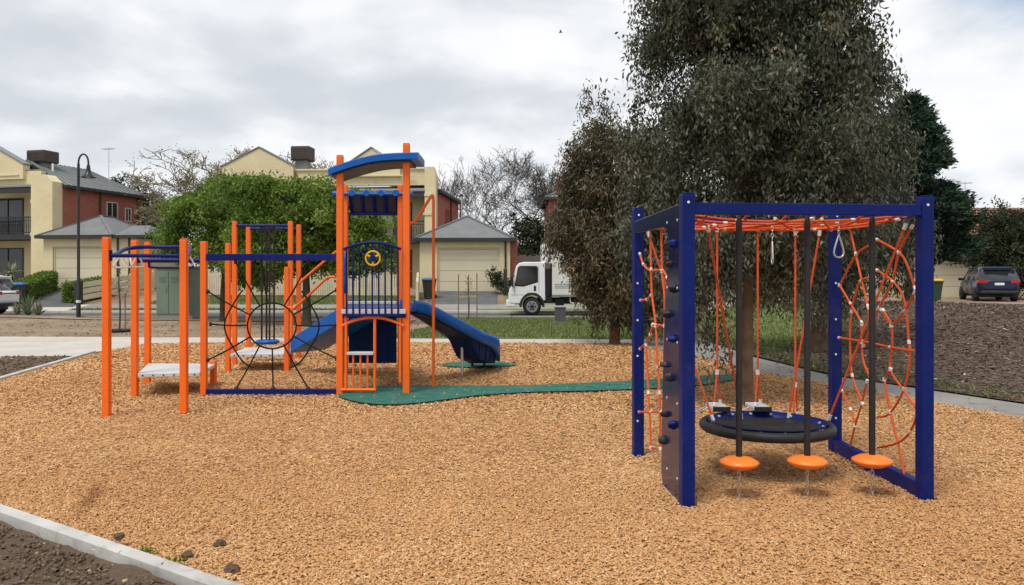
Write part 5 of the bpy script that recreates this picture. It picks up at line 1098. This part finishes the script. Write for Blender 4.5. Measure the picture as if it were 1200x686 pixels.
t = sapling((140-CX)/F*24, 24, 2.0, ((.17, 1.15),), 'thin young sapling with one pale stake near the green cabinet', leafn=90)
MB().lathe((0, 0, 0), [(.30, 0), (.33, .06), (.30, .07), (.24, .03)], 18).build('tree_ring', 'black', t, world=False)
def bird():
    p = P(657, 38, 40); t = thing('bird', p, 'small dark bird flying in the sky left of the gum tree', 'bird'); b = MB()
    b.loft([[Vector((x, math.cos(a)*r, math.sin(a)*r)) for a in np.linspace(0, 2*math.pi, 9)[:-1]] for x, r in ((-.10, .006), (-.04, .026), (.03, .03), (.07, .018), (.10, .004))]).build('body', 'bird', t, world=False)
    for s_ in (-1, 1): MB().add([(.04, 0, .02), (-.02, 0, .02), (-.06, s_*.14, .07), (.02, s_*.13, .075), (-.05, s_*.26, .03)], [(0, 1, 2, 3), (3, 2, 4)]).build('wing', 'bird', t, world=False)
bird()

# ------------------------------------------------------------------ vehicles
def wheel(parent, c, r, w_, side):
    o = MB().lathe(c, [(r*.62, -w_/2), (r*.93, -w_/2), (r, -w_*.32), (r, w_*.32), (r*.93, w_/2), (r*.62, w_/2)], 24, 'y').build('wheel', 'tyre', parent, world=False)
    y = side*w_*.42
    MB().lathe((c[0], c[1]+y, c[2]), [(r*.63, -.02), (r*.63, .02), (r*.5, .01)], 24, 'y').build('rim', 'rim', o, world=False)
    h = MB().lathe((c[0], c[1]+y+side*.02, c[2]), [(r*.2, -.03), (r*.2, .03), (r*.08, .04)], 12, 'y')
    for k in range(6): a = k*math.pi/3; h.lathe((c[0]+math.cos(a)*r*.36, c[1]+y+side*.012, c[2]+math.sin(a)*r*.36), [(r*.10, -.012), (r*.10, .012)], 8, 'y')
    h.build('hub', 'tyre', o, world=False); return o
def truck():
    x0 = (596-CX)/F*33.2; t = thing('truck', (x0, 34.1, .0), 'white cab over delivery truck with pale canvas box parked at the kerb', 'truck'); mk = L(t)   # local x: towards its tail, camera side at -y
    W = 1.9; y0 = -W/2
    cab = [(.06, .50), (.0, .62), (.02, 1.05), (.16, 1.30), (.30, 2.02), (.42, 2.17), (.62, 2.22), (1.42, 2.22), (1.50, 2.14), (1.52, .62), (1.36, .62), (1.30, .80), (1.14, .92), (.80, .92), (.64, .80), (.56, .50)]
    b = mk('cab', 'white_paint', MB().prism(cab, W, (0, -y0, 0), (1, 0, 0), (0, 0, 1)), bevel=.035)
    for sy in (-1, 1):
        y = sy*W/2
        w1 = MB().prism([(.30, 1.27), (.40, 1.92), (.47, 2.0), (1.12, 2.0), (1.17, 1.94), (1.17, 1.42), (.62, 1.25)], .014, (0, y+.007 if sy > 0 else y+.003, 0), (1, 0, 0), (0, 0, 1)).build('side_window', 'dark_glass', b, world=False)
        MB().prism([(.24, 1.22), (.38, 1.98), (.46, 2.06), (1.16, 2.06), (1.22, 1.98), (1.22, 1.38), (.62, 1.20)], .006, (0, y+.003, 0), (1, 0, 0), (0, 0, 1)).build('window_surround', 'black', b, world=False)
        MB().bb((1.04, y-.012, 1.02), (1.14, y+.012, 1.24)).build('door_handle', 'black', b, world=False, bevel=.01)
        dl = MB()
        for p, q in (((1.25, .98), (1.25, 2.08)), ((.24, .86), (.24, 1.22)), ((.24, .86), (.62, .86))): dl.bb((min(p[0], q[0])-.006, y-.004, min(p[1], q[1])-.006), (max(p[0], q[0])+.006, y+.004, max(p[1], q[1])+.006))
        dl.build('door_seam', 'grey_plastic', b, world=False)
        MB().bb((.10, y-.006, .82), (.30, y+.006, .92)).build('side_lamp', 'amber_lens', b, world=False, bevel=.005)
        MB().bb((.12, y+sy*.10-.05, 1.20), (.20, y+sy*.10+.05, 1.62)).build('mirror', 'black', b, world=False, bevel=.02)
        MB().bar((.25, y, 1.66), (.16, y+sy*.1, 1.6), .02, .02).bar((.25, y, 1.18), (.16, y+sy*.1, 1.22), .02, .02).build('mirror_arm', 'black', b, world=False)
        wa = MB()
        for a in np.linspace(.05, math.pi-.05, 12): wa.box((.97+math.cos(a)*.47, y-sy*.04, .40+math.sin(a)*.50), (.10, .12, .14), rot=Matrix.Rotation(-a, 3, 'Y'))
        wa.build('wheel_arch', 'black', b, world=False)
    MB().prism([(.12, 1.32), (.30, 2.04)], .01, (0, 0, 0), (1, 0, 0), (0, 0, 1)) if False else None
    V = [(.155, -.82, 1.34), (.155, .82, 1.34), (.325, .80, 2.02), (.325, -.80, 2.02)]; V2 = [(v[0]-.035, v[1], v[2]) for v in V]
    MB().add(V+V2, [(0, 1, 2, 3), (7, 6, 5, 4), (0, 1, 5, 4), (1, 2, 6, 5), (2, 3, 7, 6), (3, 0, 4, 7)]).build('windscreen', 'dark_glass', b, world=False)
    mk('bumper', 'white_paint', MB().bb((-.10, -W/2+.02, .36), (.28, W/2-.02, .64)), bevel=.04)
    for s_ in (-1, 1): mk('headlight', 'amber_lens', MB().bb((-.012, s_*.72-.16, .70), (.1, s_*.72+.16, .94)), bevel=.02)
    mk('grille', 'black', MB().bb((-.006, -.5, .72), (.05, .5, .92)))
    mk('chassis', 'black_paint', MB().bb((1.2, -.42, .50), (6.0, .42, .72)).bb((1.54, -.9, .55), (1.80, .9, .78)).bb((1.53, -.85, .8), (1.72, .85, 1.95)))
    mk('cargo_box', 'canvas', MB().bb((1.80, -1.0, .85), (6.3, 1.0, 2.86)), bevel=.03)
    n = MB(); n.loft([[Vector((1.80-d, y*s, 2.15+.75*zz)) for y, zz in ((-.98, 0), (-1.0, .9), (-.9, 1.12), (.9, 1.12), (1.0, .9), (.98, 0))] for d, s in ((0, 1), (.25, .96), (.42, .8))], smooth=False); n.build('box_nose', 'white_paint', t, world=False, bevel=.04)
    mk('box_rail', 'grey_paint', MB().bb((1.79, -1.03, .78), (6.32, 1.03, .86)))
    for x in (2.62, 3.6, 4.6, 5.6):
        o = MB().bb((x-.02, -1.012, .88), (x+.02, -.99, 2.8)).build('box_strap', 'black' if x < 3 else 'grey_paint', t, world=False)
    for z in (1.15, 1.22, 1.29): MB().bb((1.9, -1.012, z), (2.9, -.995, z+.015)).build('box_batten', 'grey_paint', t, world=False)
    sg = MB().tube(curve([(2.55, -.92, .82), (2.55, -.92, .62), (2.65, -.93, .52), (3.3, -.93, .52), (3.42, -.92, .6), (3.42, -.92, .82)], 4), .025, 6).build('side_guard', 'white_paint', t, world=False)
    mk('fuel_tank', 'black_paint', MB().bb((2.2, .35, .45), (3.2, .85, .75)).bb((1.95, -.85, .42), (2.3, -.45, .72)), bevel=.03)
    for sy in (-1, 1):
        wheel(t, (.97, sy*.80, .375), .375, .23, sy); wheel(t, (4.45, sy*.78, .375), .375, .25, sy)
        mk('mudguard', 'black', MB().tube([(4.45+math.cos(a)*.46, sy*.78, .4+math.sin(a)*.42) for a in np.linspace(.1, math.pi-.1, 10)], .035, 6))
        mk('tail_light', 'red_lens', MB().bb((6.30, sy*.85-.1, .6), (6.34, sy*.85+.1, .74)))
truck()
def suv(loc, rz, label, paint, L_=4.3, W=1.76, Hh=1.6, lights=True):
    """five door car; local +y is forward"""
    t = thing('car', loc, label, 'car', None, rz); mk = L(t); hw = W/2
    st = [(-L_/2, .78, .62, .95), (-L_/2+.07, .90, .42, 1.02), (-L_/2+.45, .97, .30, 1.02), (-.9, 1.0, .26, 1.0), (.5, 1.0, .26, .98), (1.15, .99, .28, .96), (L_/2-.35, .93, .32, .86), (L_/2-.08, .80, .42, .74), (L_/2, .62, .50, .66)]
    rings = []
    for y, k, zb, zt_ in st:
        w_ = hw*k; rings.append([Vector((s*w_*a, y, z)) for s, a, z in ((-1, .80, zb), (-1, .97, zb+.10), (-1, 1, (zb+zt_)/2), (-1, .985, zt_-.06), (-1, .93, zt_), (1, .93, zt_), (1, .985, zt_-.06), (1, 1, (zb+zt_)/2), (1, .97, zb+.10), (1, .80, zb))])
    body = mk('body', paint, MB().loft(rings))
    cab = [(-L_/2+.10, .86, 1.0, 1.0), (-L_/2+.42, .80, .99, Hh-.10), (-L_/2+.62, .77, .99, Hh-.02), (-.7, .76, .98, Hh), (.15, .76, .97, Hh-.02), (.42, .77, .97, Hh-.12), (1.15, .88, .95, .97)]
    gl = []; rf = []
    for y, k, zb, zt_ in cab:
        w0 = hw*.94; w1 = hw*k; f = max(.02, zt_-zb); gl.append([Vector((s*a, y, z)) for s, a, z in ((-1, w0, zb-.02), (-1, (w0+w1)/2+.03, zb+f*.5), (-1, w1, zb+f*.92), (1, w1, zb+f*.92), (1, (w0+w1)/2+.03, zb+f*.5), (1, w0, zb-.02))])
    mk('cabin_glass', 'dark_glass', MB().loft(gl))
    for y, k, zb, zt_ in cab[1:6]:
        w1 = hw*k+.012; rf.append([Vector((s*a, y, z)) for s, a, z in ((-1, w1, zt_-.10), (-1, w1*.96, zt_-.01), (-1, w1*.7, zt_+.03), (1, w1*.7, zt_+.03), (1, w1*.96, zt_-.01), (1, w1, zt_-.10))])
    mk('roof', paint, MB().loft(rf))
    for s in (-1, 1):
        for (ya, za, yb, zb, wd) in ((.42, Hh-.12, 1.12, .98, .06), (.0, Hh-.08, .0, .98, .08), (-.95, Hh-.08, -1.05, 1.0, .12), (-L_/2+.5, Hh-.12, -L_/2+.25, 1.0, .16)):
            MB().bar((s*(hw*.765+.012), ya, za), (s*(hw*.945+.006), yb, zb), wd, .03, (s, 0, .3)).build('pillar', paint, t, world=False)
        mk('mirror', paint, MB().box((s*(hw+.10), .85, 1.02), (.2, .10, .14)), bevel=.03)
        for y in (.32, -.62): mk('door_handle', paint, MB().bb((s*hw-.02, y-.1, .84), (s*hw+.025, y+.1, .875)), bevel=.008)
        sm = MB()
        for y in (1.02, -.05, -1.0): sm.bb((s*hw*1.0-.006, y-.006, .34), (s*hw*1.0+.006, y+.006, .92))
        sm.build('door_seam', 'black', body, world=False)
        mk('tail_light', 'red_lens', MB().loft([[Vector((s*(hw*a), y, z)) for z in (.86, 1.0)]+[Vector((s*(hw*b_), y, z)) for z in (1.0, .86)] for a, b_, y in ((.52, .80, -L_/2-.012), (.6, .95, -L_/2+.05), (.75, .985, -L_/2+.32))], smooth=False), bevel=.01)
        mk('headlight', 'amber_lens', MB().box((s*hw*.70, L_/2-.14, .72), (.34, .2, .13), rz=-s*.4), bevel=.03)
        for y in (-1.32, 1.32): wheel(t, (0, 0, .33), .33, .22, 1).location = (0, 0, 0)
    for o in [c for c in t.children if c.name.startswith('wheel')]:
        pass
    ws = [c for c in t.children if c.name.startswith('wheel')]
    for o, (s, y) in zip(ws, ((-1, -1.30), (-1, 1.32), (1, -1.30), (1, 1.32))): o.location = (s*(hw-.10), y, 0); o.rotation_euler = (0, 0, math.radians(90) if s < 0 else math.radians(-90))
    mk('rear_bumper', 'black', MB().bb((-hw*.84, -L_/2-.03, .36), (hw*.84, -L_/2+.3, .52)), bevel=.05); mk('wheel_well', 'black', MB().bb((-hw*.98, -1.66, .2), (hw*.98, -.94, .55)).bb((-hw*.98, .96, .2), (hw*.98, 1.68, .55)))
    mk('plate', 'white_paint', MB().bb((-.19, -L_/2-.02, .76), (.19, -L_/2+.02, .87))); mk('tailgate_trim', 'black', MB().bb((-.42, -L_/2-.012, .89), (.42, -L_/2+.03, .925)))
    mk('spoiler', paint, MB().bb((-hw*.68, -L_/2+.30, Hh-.09), (hw*.68, -L_/2+.62, Hh-.03)), bevel=.02)
    mk('rear_wiper', 'black', MB().bar((-.05, -L_/2+.18, 1.07), (.32, -L_/2+.22, 1.14), .02, .02)); return t
cx_, cy_ = 22.7, 38.3
suv((cx_, cy_, .46), -math.radians(18), 'dark blue small hatchback seen from behind, parked by the right house', 'car_blue')
suv(((-24-CX)/F*35.3, 34.0-.2, .0), math.radians(90), 'white car cut off by the left edge of the photo, parked on the road', 'white_paint', 4.5, 1.8, 1.66)
